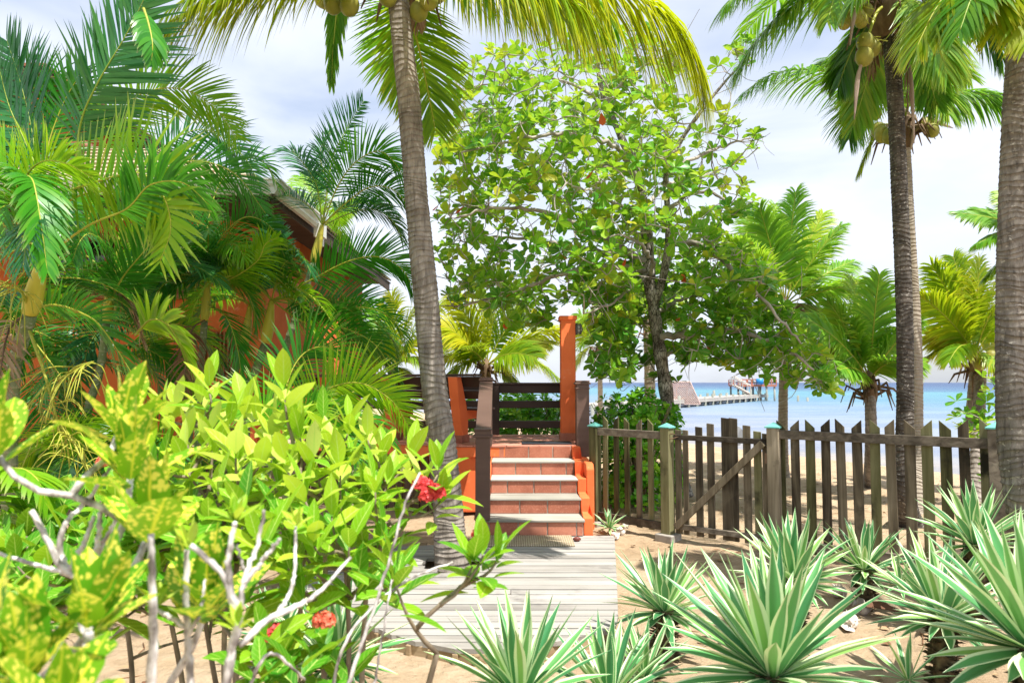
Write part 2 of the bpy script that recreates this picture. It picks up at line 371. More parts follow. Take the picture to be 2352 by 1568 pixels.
# sea
s = MT('sea'); g_ = s.n('ShaderNodeNewGeometry'); sx = s.n('ShaderNodeSeparateXYZ'); s.l(g_.outputs['Position'], sx.inputs[0])
d = s.math('ADD', s.math('MULTIPLY', s.math('SUBTRACT', sx.outputs[0], 6.06), .885), s.math('MULTIPLY', s.math('SUBTRACT', sx.outputs[1], 25.4), .465))
w = s.noise(.02, (1,2.6,1), 5, .6, 1.0); w2 = s.noise(.16, (.5,1.6,1), 5, .6, .5)
dl = s.math('LOGARITHM', s.math('MAXIMUM', s.math('MULTIPLY', d, s.math('ADD', s.math('MULTIPLY', w, 1.3), .35)), 1.0), 10.0)
dl = s.math('DIVIDE', dl, 3.4)
c = s.ramp(dl, [(0,(.34,.30,.26)),(.14,(.26,.27,.29)),(.34,(.23,.27,.33)),(.45,(.18,.26,.33)),(.52,(.10,.23,.29)),(.60,(.09,.26,.30)),(.66,(.05,.13,.22)),(.78,(.025,.07,.16)),(1,(.018,.055,.14))])
c = s.mix(s.math('MULTIPLY', s.ramp(w2, [(.42,0.0),(.58,1.0)]), .7), c, s.mix(1.0, c, (.60,.72,.95), 'MULTIPLY'))
foam = s.noise(.11, (.25,2.2,1), 6, .7, .3)
gate = s.ramp(dl, [(.50,0.0),(.56,1.0),(.66,1.0),(.70,0.0)])
c = s.mix(s.math('MULTIPLY', s.ramp(foam, [(.70,0.0),(.73,1.0)]), gate), c, (.85,.88,.9))
rip = s.math('ADD', s.noise(1.6, (.45,1.8,1), 5, .6, .3), s.math('MULTIPLY', s.noise(.5, (.4,2,1), 3), .8)); s.bump(rip, .8, .3); s.set(c, .35, .18)
# wood
def wood(name, c, sc=14, axis=(1,1,.08), rough=.85, bump=.5, stain=None, spec=.15):
    s = MT(name); r_, g1, b1 = s.attr()
    oi = s.n('ShaderNodeObjectInfo')
    vec = s.n('ShaderNodeVectorMath', operation='ADD'); s.l(s.coord(axis), vec.inputs[0])
    cx = s.n('ShaderNodeCombineXYZ'); s.l(s.math('ADD', s.math('MULTIPLY', oi.outputs['Random'], 31), s.math('MULTIPLY', g1, 57)), cx.inputs[0]); s.l(cx.outputs[0], vec.inputs[1])
    f = s.noise(sc, detail=6, rough=.62, dist=.6, vec=vec.outputs[0]); f2 = s.noise(2.2, detail=3)
    m = s.math('ADD', s.math('MULTIPLY', f, .75), s.math('MULTIPLY', s.math('SUBTRACT', g1, .5), .22)); m = s.math('ADD', m, s.math('MULTIPLY', s.math('SUBTRACT', s.math('ADD', f2, oi.outputs['Random']), 1.0), .28)); m = s.math('ADD', m, .12)
    col = s.ramp(m, c)
    if stain: col = s.mix(s.ramp(s.noise(stain[1], detail=5, rough=.6), [(stain[2],0.0),(stain[2]+.14,1.0)]), col, stain[0])
    s.bump(f, bump, .006); return s.set(col, rough, spec)
wood('fence_wood', [(.25,(.05,.038,.025)),(.42,(.16,.13,.085)),(.58,(.27,.225,.155)),(.8,(.40,.34,.25))], 16, (1,1,.07), stain=((.030,.026,.017),2.6,.58))
wood('fence_green', [(.25,(.045,.042,.018)),(.42,(.13,.125,.055)),(.58,(.21,.20,.10)),(.8,(.33,.30,.19))], 16, (1,1,.07), stain=((.025,.024,.015),2.6,.6))
wood('fence_dark', [(.25,(.03,.024,.018)),(.45,(.075,.062,.046)),(.6,(.15,.125,.095)),(.8,(.30,.26,.2))], 16, (.07,1,1))
wood('fence_black', [(.25,(.04,.032,.022)),(.42,(.12,.098,.065)),(.6,(.21,.175,.12)),(.8,(.34,.29,.21))], 16, (1,1,.07))
wood('deck_wood', [(.2,(.08,.072,.064)),(.40,(.195,.178,.16)),(.55,(.305,.285,.26)),(.8,(.41,.39,.36))], 10, (.06,1,1), rough=.8, stain=((.15,.135,.125),1.4,.57))
wood('edge_wood', [(.25,(.14,.10,.055)),(.5,(.28,.20,.115)),(.75,(.42,.32,.20))], 12, (.1,.1,1.4), stain=((.10,.07,.045),3,.6))
wood('tread_wood', [(.2,(.24,.225,.19)),(.45,(.40,.38,.33)),(.8,(.55,.52,.47))], 12, (.07,1,1), rough=.7)
wood('brown_paint', [(.2,(.10,.058,.044)),(.5,(.125,.074,.056)),(.8,(.16,.10,.08))], 9, (.2,.2,1), rough=.5, bump=.15, spec=.35)
wood('dark_board', [(.2,(.030,.017,.013)),(.5,(.055,.032,.024)),(.8,(.085,.055,.042))], 9, (.1,1,1), rough=.5, bump=.15, spec=.35)
wood('skirt_wood', [(.2,(.05,.032,.02)),(.5,(.12,.08,.05)),(.8,(.22,.16,.10))], 12, (1,1,.1))
wood('window_wood', [(.2,(.11,.04,.015)),(.5,(.22,.085,.03)),(.8,(.32,.14,.06))], 12, (1,1,.1), rough=.5)
wood('pier_wood', [(.2,(.30,.27,.24)),(.5,(.50,.45,.40)),(.8,(.66,.62,.57))], 6, (1,1,1))
wood('pier_post', [(.2,(.14,.15,.13)),(.5,(.25,.26,.22)),(.8,(.36,.36,.32))], 6, (1,1,.3))
wood('pier_red', [(.2,(.30,.11,.07)),(.5,(.45,.19,.13)),(.8,(.55,.28,.2))], 6, (1,1,1))
wood('lattice', [(.2,(.38,.26,.22)),(.5,(.52,.38,.33)),(.8,(.62,.48,.43))], 6, (1,1,1))
# render and tile
def render_mat(name, stops, scale):
    s = MT(name); c = s.ramp(s.noise(scale, detail=5), stops); f = s.noise(1.4, (1,1,.35), 6, .7)
    c = s.mix(s.math('MULTIPLY', s.ramp(f, [(.52,0.0),(.72,1.0)]), .55), c, s.mix(1.0, c, (.50,.46,.50), 'MULTIPLY'))
    f3 = s.noise(5.5, detail=6, rough=.75); c = s.mix(s.math('MULTIPLY', s.ramp(f3, [(.60,0.0),(.68,1.0)]), .35), c, (.86,.42,.26))
    s.bump(s.noise(38, detail=5, rough=.7), .35, .006); return s.set(c, .8, .25)
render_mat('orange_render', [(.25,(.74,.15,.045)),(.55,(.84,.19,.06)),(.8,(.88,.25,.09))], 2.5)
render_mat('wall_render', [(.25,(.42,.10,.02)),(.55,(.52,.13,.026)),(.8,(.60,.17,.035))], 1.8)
s = MT('terracotta'); r_, g1, b1 = s.attr(); n1 = s.noise(8, detail=5); n2 = s.noise(1.3, detail=2); n5 = s.noise(60, detail=4, rough=.7)
f = s.math('ADD', s.math('MULTIPLY', n1, .6), s.math('MULTIPLY', g1, .4)); c = s.ramp(f, [(.25,(.30,.095,.055)),(.5,(.43,.15,.09)),(.75,(.56,.23,.15))])
c = s.mix(s.math('MULTIPLY', s.ramp(n5, [(.52,0.0),(.7,1.0)]), .5), c, (.62,.30,.2))
s.bump(n5, .15, .003); s.set(c, .5, .35)
tex('grout', [(.3,(.34,.29,.24)),(.7,(.50,.45,.38))], 20, rough=.9)
tex('floor_tile', [(.3,(.50,.19,.13)),(.55,(.62,.27,.19)),(.8,(.72,.36,.27))], 3, rough=.45, bump=.05, spec=.4)
tex('roof_tile', [(.3,(.34,.15,.10)),(.55,(.50,.26,.18)),(.8,(.62,.38,.28))], 5, (1,1,1), .85, .5)
tex('roof_shingle', [(.3,(.30,.24,.15)),(.55,(.44,.36,.24)),(.8,(.56,.48,.34))], 9, rough=.9, bump=.5)
tex('gutter_white', [(.3,(.60,.60,.58)),(.7,(.76,.75,.72))], 3, rough=.4, bump=0)
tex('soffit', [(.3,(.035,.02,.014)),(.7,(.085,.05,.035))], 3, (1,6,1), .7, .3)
s = MT('window_glass'); s.set((.010,.016,.016), .04, .8)
s = MT('black_rubber'); n = s.noise(90, detail=2); s.bump(n, .5, .004); s.set((.022,.024,.03), .75, .3)
s = MT('coir_mat'); wv = s.n('ShaderNodeTexWave', wave_type='BANDS', bands_direction='X'); wv.inputs['Scale'].default_value = 14; wv.inputs['Distortion'].default_value = .6; s.l(s.coord(), wv.inputs['Vector'])
wv2 = s.n('ShaderNodeTexWave', wave_type='BANDS', bands_direction='Y'); wv2.inputs['Scale'].default_value = 11; wv2.inputs['Distortion'].default_value = .5; s.l(s.coord(), wv2.inputs['Vector'])
f = s.math('MULTIPLY', wv.outputs['Fac'], wv2.outputs['Fac']); f = s.math('ADD', f, s.math('MULTIPLY', s.noise(25), .4)); s.bump(f, .8, .01)
s.set(s.ramp(f, [(.1,(.26,.20,.13)),(.5,(.42,.34,.23)),(1,(.60,.51,.37))]), .95, .05)
tex('cap_teal', [(.3,(.10,.36,.32)),(.7,(.20,.50,.44))], 6, rough=.5, bump=.1)
tex('concrete', [(.3,(.24,.22,.19)),(.7,(.40,.37,.33))], 8, rough=.9, bump=.5)
tex('shell', [(.3,(.50,.42,.34)),(.5,(.70,.64,.57)),(.8,(.82,.79,.75))], 14, rough=.5, bump=.4, bd=.008)
tex('shell_dark', [(.3,(.16,.13,.10)),(.5,(.34,.29,.25)),(.8,(.62,.57,.52))], 12, rough=.6, bump=.4, bd=.008)
tex('seed', [(.3,(.12,.03,.025)),(.7,(.24,.07,.05))], 20, rough=.4)
tex('lamp_grey', [(.3,(.06,.06,.065)),(.7,(.12,.12,.13))], 6, rough=.5, bump=0)
s = MT('lamp_glass'); s.set((.50,.50,.48), .25, .6)
s = MT('sign_back'); s.set((.62,.63,.64), .45, .5)
s = MT('blue_drum'); s.set((.02,.24,.55), .45, .5)
tex('agave_stump', [(.3,(.05,.035,.02)),(.5,(.14,.10,.05)),(.8,(.30,.26,.13))], 18, rough=.9, bump=.5)
tex('hinge', [(.3,(.16,.09,.05)),(.7,(.30,.2,.13))], 12, rough=.6, bump=0)
# ------------------------------------------------------------ ground and sea
def axis_(lo, a, b, hi, step):
    m = list(np.arange(a, b+1e-6, step)); out = []; x = a; d = step
    while x > lo: d *= 1.45; x -= d; out.insert(0, max(x, lo))
    out += m; x = b; d = step
    while x < hi: d *= 1.45; x += d; out.append(min(x, hi))
    return np.array(sorted(set(out)))
from mathutils import noise as MN
def gznoise(x, y):
    z = gz(x, y)
    if -8 < x < 14 and 1.5 < y < 30 and shore(x, y) < -.5:
        z += .035*(MN.noise(Vector((x*.9, y*.9, 0)))) + .026*MN.noise(Vector((x*3.1, y*3.1, 3))) + .016*MN.noise(Vector((x*8, y*8, 7)))
    return z
X = axis_(-5000, -7, 12, 5000, .12); Y = axis_(-200, 1.6, 26, 6500, .12)
g = G(); nx, ny = len(X), len(Y)
V = [(x, y, gznoise(x, y)) for y in Y for x in X]
i, j = np.meshgrid(np.arange(ny-1), np.arange(nx-1), indexing='ij'); b = i*nx+j
g.add(V, np.stack([b, b+1, b+nx+1, b+nx], -1).reshape(-1,4))
tag(g.build('sand_ground', 'sand', origin=(0,0,0)), kind='structure')
g = G(); g.add([(-6000,-100,SEA),(6000,-100,SEA),(6000,7000,SEA),(-6000,7000,SEA)], [(0,1,2,3)])
# the sheet starts at the shore: cut on a line just inside the beach
dv = Vector((.465,-.885,0)); a0 = Vector((6.06,25.4,SEA)) - Vector((.885,.465,0))*2
g = G(); p1 = a0 - dv*6000; p2 = a0 + dv*6000; off = Vector((.885,.465,0))*9000
g.add([tuple(p1), tuple(p2), tuple(p2+off), tuple(p1+off)], [(0,1,2,3)])
tag(g.build('sea', 'sea', origin=(0,0,SEA)), kind='structure')

ZV = Vector((0,0,1)); XV = Vector((1,0,0)); YV = Vector((0,1,0))
# ------------------------------------------------------------ boardwalk (top at z = 0)
pts = [(1411,1221),(1413,1260),(1417,1330),(1419,1400),(1412,1426),(1360,1440),(1290,1453),(1220,1465),(1152,1472),(1095,1474),(1046,1471),(990,1462),(940,1452),(900,1440),(867,1427),(830,1413),(794,1397),(765,1385),(740,1373),(705,1345),(680,1318),(655,1290),(640,1262)]
poly = []
for u, v in pts:
    D = 1.6*1568/(v-878); p = P(u, v, D); poly.append((p.x, p.y))
hole = P(1040, 1286, 6.16); HC = (hole.x, hole.y+.02); HR = .27
y0 = min(p[1] for p in poly); y1 = 7.22
def xspan(y):
    xs = []
    n = len(poly)
    for k in range(n):
        (xa, ya), (xb, yb) = poly[k], poly[(k+1)%n]
        if (ya-y)*(yb-y) < 0: xs.append(xa+(xb-xa)*(y-ya)/(yb-ya))
    return (min(xs), max(xs)) if len(xs) > 1 else None
deck = empty('boardwalk', (0,5.5,0), 'weathered grey plank boardwalk with a rounded front edge below the steps', 'boardwalk')
g = G(); y = y0+.01; k = 0; bw = .118
while y < y1:
    w = bw + random.uniform(-.004,.004)
    a = xspan(min(y+.012, y1-.01)); b = xspan(min(y+w-.012, y1-.03)) if y+w-.012 < max(p[1] for p in poly)-.02 else a
    if a is None: y += w; k += 1; continue
    if b is None: b = a
    segs = [((a[0], b[0]), (a[1], b[1]))]
    dy = (y+w/2)-HC[1]
    if abs(dy) < HR:
        h = math.sqrt(HR*HR-dy*dy); segs = [((a[0],b[0]), (HC[0]-h,HC[0]-h)), ((HC[0]+h,HC[0]+h), (a[1],b[1]))]
    elif k % 3 == 0 and a[1]-a[0] > 2.2:
        xm = random.uniform(a[0]+.7, a[1]-.7); segs = [((a[0],b[0]), (xm-.003,xm-.003)), ((xm+.003,xm+.003), (a[1],b[1]))]
    for (l, r) in segs:
        dz = random.uniform(-.003,.003); q = y+w-random.uniform(.010,.015)
        rv = RS.rand()
        ns = 6; VV = []
        for t in range(ns+1):
            s_ = t/ns; wob = random.uniform(-.002,.002)
            for (yy, lx, rx) in ((y+wob, l[0], r[0]), (q+wob, l[1], r[1])):
                x_ = lx+(rx-lx)*s_; VV += [(x_, yy, dz-.028), (x_, yy, dz)]
        FF = []
        for t in range(ns):
            o = t*4; FF += [(o+1,o+5,o+7,o+3),(o,o+4,o+5,o+1),(o+3,o+7,o+6,o+2),(o+2,o+6,o+4,o)]
        FF += [(0,1,3,2),(ns*4,ns*4+2,ns*4+3,ns*4+1)]
        g.add(VV, FF, np.tile([0,rv,0],(len(VV),1)))
    y += w; k += 1
g.build('planks', 'deck_wood', deck, smooth=False)
g = G(); pp = [Vector((x, y, 0)) for x, y in poly]
for k in range(4, len(pp)-1):
    a, b = pp[k], pp[k+1]; d = (b-a); L = d.length; d.normalize(); nn = Vector((d.y,-d.x,0))
    if nn.dot(a-Vector((0,6,0))) < 0: nn = -nn
    for zt, hh, th in ((-.031,.13,.022),):
        g.box((a+b)/2+nn*-.012+ZV*(zt-hh/2), (L*1.01, th, hh), (d, nn, ZV), rnd=random.random())
    if k % 1 == 0: g.box(b+nn*.002+ZV*-.10, (.035,.03,.135), (d, nn, ZV), rnd=random.random())
g.build('edging', 'edge_wood', deck, smooth=False, bevel=.004)
g = G()
for x in (-1.3,-.9,0.0,.5): g.box((x,5.9,-.1),(.07,2.4,.13))
g.build('joists', 'edge_wood', deck, smooth=False)

m = G(); mc = P(1200, 1240, 6.98)
m.box((mc.x+.05, 6.98, .012), (.92,.44,.016)); tag(m.build('doormat', 'coir_mat', bevel=.006), 'tan woven coir doormat lying on the boardwalk at the foot of the steps', 'doormat')
sp = P(1325, 1234, 7.0)
g = G(); g.tube([(sp.x-.04,7.0,.022),(sp.x-.02,7.0,.024),(sp.x,7.0,.025),(sp.x+.02,7.0,.024),(sp.x+.042,7.0,.021)], [.008,.021,.025,.021,.006], 10)
tag(g.build('seed_pod', 'seed'), 'small dark red seed pod on the boardwalk right of the coir mat', 'seed pod')
ps = P(1306, 1224, 7.1)

# ------------------------------------------------------------ terrace, steps, railings, bench
FZ = .81
fx = [Vector((.80,8.70,FZ)), Vector((1.02,10.45,FZ)), Vector((-3.05,10.45,FZ)), Vector((-3.05,9.62,FZ)), Vector((-.70,8.66,FZ)), Vector((-.40,8.66,FZ))]
ter = empty('terrace', (-.5,9.5,0), 'raised orange terrace paved with terracotta tiles at the top of the steps', 'terrace')
g = G(); g.prism([Vector((p.x,p.y,.66)) for p in fx], Vector((0,0,.128))); g.build('slab', 'orange_render', ter, smooth=False, bevel=.012)
g = G()       # square floor tiles laid diagonally, clipped by leaving out those beyond the slab
def inside(x, y, e=.02):
    n = len(fx); sgn = None
    for k in range(n):
        a, b = fx[k], fx[(k+1)%n]; c = (b.x-a.x)*(y-a.y)-(b.y-a.y)*(x-a.x); c /= (b-a).length
        if c < e: return False
    return True
def clip_poly(P0):
    out = P0
    n = len(fx)
    for k in range(n):
        a, b = fx[k], fx[(k+1)%n]; L = (b-a).length
        f = lambda q: ((b.x-a.x)*(q[1]-a.y)-(b.y-a.y)*(q[0]-a.x))/L + .012
        res = []
        for t in range(len(out)):
            p, q = out[t], out[(t+1)%len(out)]; fp, fq = f(p), f(q)
            if fp >= 0: res.append(p)
            if fp*fq < 0: r = fp/(fp-fq); res.append((p[0]+(q[0]-p[0])*r, p[1]+(q[1]-p[1])*r))
        out = res
        if len(out) < 3: return []
    return out
ts = .30
for a in range(-16, 17):
    for b in range(-16, 17):
        cx_, cy_ = -.8+(a-b)*ts/math.sqrt(2), 9.6+(a+b)*ts/math.sqrt(2); h = ts/math.sqrt(2)-.007
        q = clip_poly([(cx_,cy_-h),(cx_+h,cy_),(cx_,cy_+h),(cx_-h,cy_)])
        if len(q) >= 3: g.prism([Vector((x_,y_,FZ-.018)) for x_, y_ in q], Vector((0,0,.018)))
g.build('floor_tiles', 'floor_tile', ter, smooth=False)
g = G(); g.prism([Vector((p.x,p.y,.79)) for p in fx], Vector((0,0,.0135))); g.build('grout_bed', 'grout', ter, smooth=False)
g = G(); g.box((-.55,8.86,.31), (.30,.28,.69)); g.build('corner_pier', 'orange_render', ter, smooth=False, bevel=.015)
g = G()
a, b = Vector((-.75,8.86,0)), Vector((-3.0,9.76,0)); d = (b-a).normalized(); nn = Vector((-d.y,d.x,0))
k = 0; t = 0
while t < (b-a).length:
    g.box(a+d*(t+.05)+ZV*.27, (.105,.02,.78), (d,nn,ZV), rnd=random.random()); t += .125
g.build('skirting_slats', 'skirt_wood', ter, smooth=False)
g = G(); g.box((-1.0,10.9,.3),(4.2,.05,.7)); g.build('rear_wall', 'orange_render', ter, smooth=False)

# steps
st = empty('steps', (.2,8,0), 'five terracotta tiled steps with pale wooden treads leading up to the terrace', 'steps')
NX0, NX1 = -.36, .745
gr = G()
for k in range(5):
    tr = G(); ris = G()
    yk = 7.24 + .36*k; zk = .162*k; xl = -.36 if k == 0 else -.245
    x1 = NX1 + .012*k*0
    gr.box(((xl+x1)/2, yk+.19+.0, zk+.0775), (x1-xl, .38, .150))
    off = [.0,.35,.12,.28,.05][k]; x = xl; e = xl + .12 + off*.6
    while x < x1-.002:
        e2 = min(e, x1)
        if x1-e2 < .05: e2 = x1
        ris.box(((x+e2)/2, yk-.004, zk+.076), (e2-x-.014, .016, .140), rnd=random.random()); x = e2; e = x + .305
    if k < 4:
        tr.box(((xl+x1)/2+.008, yk+.165, zk+.162-.006), (x1-xl+.016, .39, .020), rnd=random.random()); tr.build('tread', 'tread_wood', st, smooth=False, bevel=.004)
    ris.build('riser', 'terracotta', st, smooth=False, bevel=.003)
gr.build('step_core', 'grout', st, smooth=False)
g = G(); g.prism([Vector((.755,y_,z_)) for y_, z_ in ((7.30,-.1),(8.72,-.1),(8.72,.80),(8.60,.80),(8.60,.66),(8.28,.66),(8.28,.50),(7.94,.50),(7.94,.335),(7.60,.335),(7.60,.175),(7.30,.175))], Vector((.10,0,0)))
g.prism([Vector((.858,y_,z_)) for y_, z_ in ((7.95,-.1),(8.9,-.1),(8.9,.66),(8.02,.66),(7.95,.60))], Vector((.09,0,0)))
g.build('side_wall', 'orange_render', st, smooth=False, bevel=.012)
g = G(); g.prism([Vector((-.262,y_,z_)) for y_, z_ in ((7.62,0),(8.66,0),(8.66,.66),(8.3,.62),(7.62,.16))], Vector((.014,0,0))); g.build('left_cheek', 'orange_render', st, smooth=False)

def newel(name, x, y, z0, z1, w, label):
    o = empty(name, (x,y,z0), label, 'newel post')
    g = G(); g.box((x,y,(z0+z1)/2), (w,w,z1-z0)); g.build('shaft', 'brown_paint', o, smooth=False, bevel=.008)
    g = G(); g.box((x,y,z1+.012), (w*1.22,w*1.22,.024)); g.box((x,y,z1+.037), (w*1.06,w*1.06,.026)); g.box((x,y,z1-.05), (w*1.1,w*1.1,.022)); g.build('cap', 'brown_paint', o, smooth=False, bevel=.007)
    return o
hr = empty('stair_handrail', (-.31,7.3,.17), 'brown handrail with boxed post rising along the left side of the steps', 'handrail')
g = G(); g.box((-.305,7.24,.60), (.152,.15,.86)); g.build('post', 'brown_paint', hr, smooth=False, bevel=.006)
g = G(); g.box((-.305,7.24,1.04), (.20,.20,.026)); g.box((-.305,7.24,1.075), (.17,.17,.05)); g.box((-.305,7.24,1.108), (.19,.19,.016)); g.build('cap', 'brown_paint', hr, smooth=False, bevel=.006)
a = Vector((-.305,7.32,1.09)); b = Vector((-.325,8.62,1.60)); d = (b-a).normalized(); nn = Vector((0,-d.z,d.y)).normalized()
g = G(); g.box((a+b)/2, (.165,(b-a).length,.045), (XV,d,nn)); g.build('rail', 'brown_paint', hr, smooth=False, bevel=.006)
g = G(); g.box((-.325,8.68,(FZ+1.62)/2), (.15,.12,1.62-FZ)); g.box((-.325,8.67,1.632), (.185,.17,.026)); g.box((-.325,8.67,1.655), (.165,.15,.02)); g.build('upper_post', 'brown_paint', hr, smooth=False, bevel=.006)
newel('newel_post', .90, 8.78, .66, 1.575, .165, 'brown square newel post standing at the top right of the steps')

def rails(o, a, b, mid=(.16,.46)):
    d = (b-a).normalized(); nn = Vector((-d.y,d.x,0)); L = (b-a).length; c = (a+b)/2
    g = G(); g.box(c+ZV*(1.60-.02), (L,.13,.035), (d,nn,ZV)); g.box(c+ZV*(1.50), (L,.045,.125), (d,nn,ZV)); g.build('top_rail', 'dark_board', o, smooth=False, bevel=.005)
    for m_ in mid:
        g = G(); g.box(c+ZV*(FZ+m_), (L,.05,.11), (d,nn,ZV)); g.build('rail', 'dark_board', o, smooth=False, bevel=.005)
rl = empty('terrace_railing', (0,10.35,FZ), 'dark brown timber railing along the seaward edge of the terrace', 'railing')
rails(rl, Vector((-3.0,10.35,0)), Vector((.98,10.35,0)))
for x in (-2.9,-1.6,-.25,.95):
    g = G(); g.box((x,10.35,(FZ+1.56)/2), (.12,.12,1.56-FZ)); g.build('post', 'dark_board', rl, smooth=False, bevel=.005)
r2 = empty('side_railing', (.93,9.5,FZ), 'short brown railing between the orange pillar and the newel post', 'railing')
a = Vector((.92,8.87,0)); b = Vector((.96,10.28,0)); rails(r2, a, b, (.14,.46))
pl = empty('lamp_pillar', (.775,9.5,FZ), 'tall square orange pillar with a small lamp at its top beside the steps', 'pillar')
g = G(); g.box((.775,9.5,FZ+.86), (.205,.205,1.60)); g.build('shaft', 'orange_render', pl, smooth=False, bevel=.012)
g = G(); g.box((.775,9.5,2.49), (.245,.245,.06)); g.build('cap', 'orange_render', pl, smooth=False, bevel=.012)
g = G(); g.box((.775,9.5,FZ+.05), (.235,.235,.10)); g.build('tile_plinth', 'terracotta', pl, smooth=False, bevel=.004)
lp = empty('bulkhead_lamp', (.90,9.47,2.30), 'small grey caged bulkhead lamp on the right side of the orange pillar', 'lamp')
g = G(); g.tube([(.878,9.46,2.34),(.905,9.46,2.34)], [.085,.080], 16); g.build('housing', 'lamp_grey', lp, bevel=0)
g = G(); g.tube([(.906,9.46,2.34),(.93,9.46,2.34),(.955,9.46,2.34),(.97,9.46,2.34)], [.066,.066,.055,.03], 16); g.build('glass', 'lamp_glass', lp)
g = G()
for k in range(4):
    an = k*math.pi/4; q = Vector((0,math.cos(an),math.sin(an))); c = Vector((.905,9.46,2.34))
    g.tube([c+q*.078, c+q*.074+XV*.05, c+XV*.076, c-q*.074+XV*.05, c-q*.078], .006, 6)
g.tube([Vector((.945,9.46,2.34))+Vector((0,math.cos(t),math.sin(t)))*.07 for t in np.linspace(0,6.28,17)], .005, 6)
g.build('cage', 'lamp_grey', lp)
g = G(); mm = P(1255, 1016, 8.92); g.box((mm.x,8.92,FZ+.010), (.64,.34,.014)); tag(g.build('rubber_mat', 'black_rubber', bevel=.005), 'black rubber mat on the terrace tiles above the top step', 'mat')

# bench: faces the sea, backrest towards the steps
e = Vector((-.93,.37,0)).normalized(); p_ = Vector((-e.y*-1, 0, 0))
p_ = Vector((.37,.93,0)).normalized(); B0 = Vector((-.66,8.96,FZ))
bn = empty('terrace_bench', B0, 'long bench with dark plank back and orange masonry supports on the terrace', 'bench')
def bp(s_, q, z): return B0 + e*s_ + p_*q + ZV*z
for s_ in (0,1.02,2.04):
    g = G()
    g.prism([bp(s_,q,z) for q, z in ((0.02,.10),(.20,.10),(.20,.30),(.52,.30),(.52,.42),(.17,.42),(-.02,.86),(-.15,.86))], e*.125)
    g.build('support', 'orange_render', bn, smooth=False, bevel=.008)
    g = G(); g.prism([bp(s_-.012,q,z) for q, z in ((-.005,0),(.225,0),(.225,.10),(-.005,.10))], e*.15); g.build('tile_foot', 'terracotta', bn, smooth=False, bevel=.003)
bk = Vector((p_.x*-.38, p_.y*-.38, .92)).normalized(); bnrm = bk.cross(e).normalized()
for z0, hh in ((.60,.12),(.77,.14)):
    q0 = .17 - (z0-.42)*.43 + .05
    g = G(); g.box(bp(1.25, q0-.0, z0+.03), (3.0,.03,hh), (e,bnrm,bk)); g.build('back_board', 'dark_board', bn, smooth=False, bevel=.005)
g = G(); g.box(bp(1.25,-.05,.885), (3.06,.17,.03), (e,p_,ZV)); g.build('top_board', 'dark_board', bn, smooth=False, bevel=.005)
for k in range(4):
    g = G(); g.box(bp(1.25,.21+k*.098,.435), (3.0,.088,.028), (e,p_,ZV)); g.build('seat_board', 'dark_board', bn, smooth=False, bevel=.005)
# low orange wall of the terrace behind the bench
g = G(); g.box((-2.3,10.2,FZ+.15), (1.4,.12,.30)); tag(g.build('parapet_wall', 'orange_render', smooth=False, bevel=.01), 'low orange wall behind the bench at the far side of the terrace', 'wall')

# ------------------------------------------------------------ house
hs = empty('beach_house', (-5,10,0), 'orange house with brown soffits and white gutter half hidden behind the palms', 'house')
g = G()
wx0, wx1, wz0, wz1 = -6.35, -4.35, 2.78, 3.62
for (x0,x1,z0,z1) in ((-9,wx0,.76,3.86),(wx1,-3.35,.76,3.86),(wx0,wx1,.76,wz0),(wx0,wx1,wz1,3.86)):
    g.box(((x0+x1)/2,9.3,(z0+z1)/2), (x1-x0,.2,z1-z0))
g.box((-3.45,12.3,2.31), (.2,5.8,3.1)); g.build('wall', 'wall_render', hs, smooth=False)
g = G()
x = -9
while x < -3.4: g.box((x+.075,9.34,.30), (.14,.03,.86), rnd=random.random()); x += .16
g.build('skirting', 'skirt_wood', hs, smooth=False)
w_ = G(); 
for x in (wx0+.05, (wx0+wx1)/2, wx1-.05): w_.box((x,9.22,(wz0+wz1)/2), (.10,.12,wz1-wz0))
for z in (wz0+.045, wz1-.045): w_.box(((wx0+wx1)/2,9.23,z), (wx1-wx0,.12,.09))
for x in np.arange(wx0+.3, wx1-.1, .27): w_.box((x,9.18,(wz0+wz1)/2), (.03,.03,wz1-wz0))
w_.box(((wx0+wx1)/2,9.2,wz0+.42), (wx1-wx0,.03,.04))
wf = w_.build('window', 'window_wood', hs, smooth=False, bevel=.004)
g = G(); g.box(((wx0+wx1)/2,9.27,(wz0+wz1)/2), (wx1-wx0-.02,.012,wz1-wz0-.02)); g.build('pane', 'window_glass', wf, smooth=False)
g = G(); g.box(((wx0+wx1)/2,9.14,wz0-.03), (wx1-wx0+.2,.2,.06)); g.build('sill', 'window_wood', wf, smooth=False, bevel=.006)
# second window, a louvre over a ledge in the wall nearer the terrace
g = G(); 
for k in range(11): g.box((-4.18+k*.052,9.17,1.98), (.022,.03,.60))
lv = g.build('louvre', 'window_wood', hs, smooth=False); g = G(); g.box((-3.92,9.14,1.62), (.70,.16,.10)); g.build('sill', 'orange_render', lv, smooth=False, bevel=.008)
g = G(); g.box((-3.58,9.15,1.28),(.34,.12,1.0)); g.build('pilaster', 'orange_render', hs, smooth=False, bevel=.01)
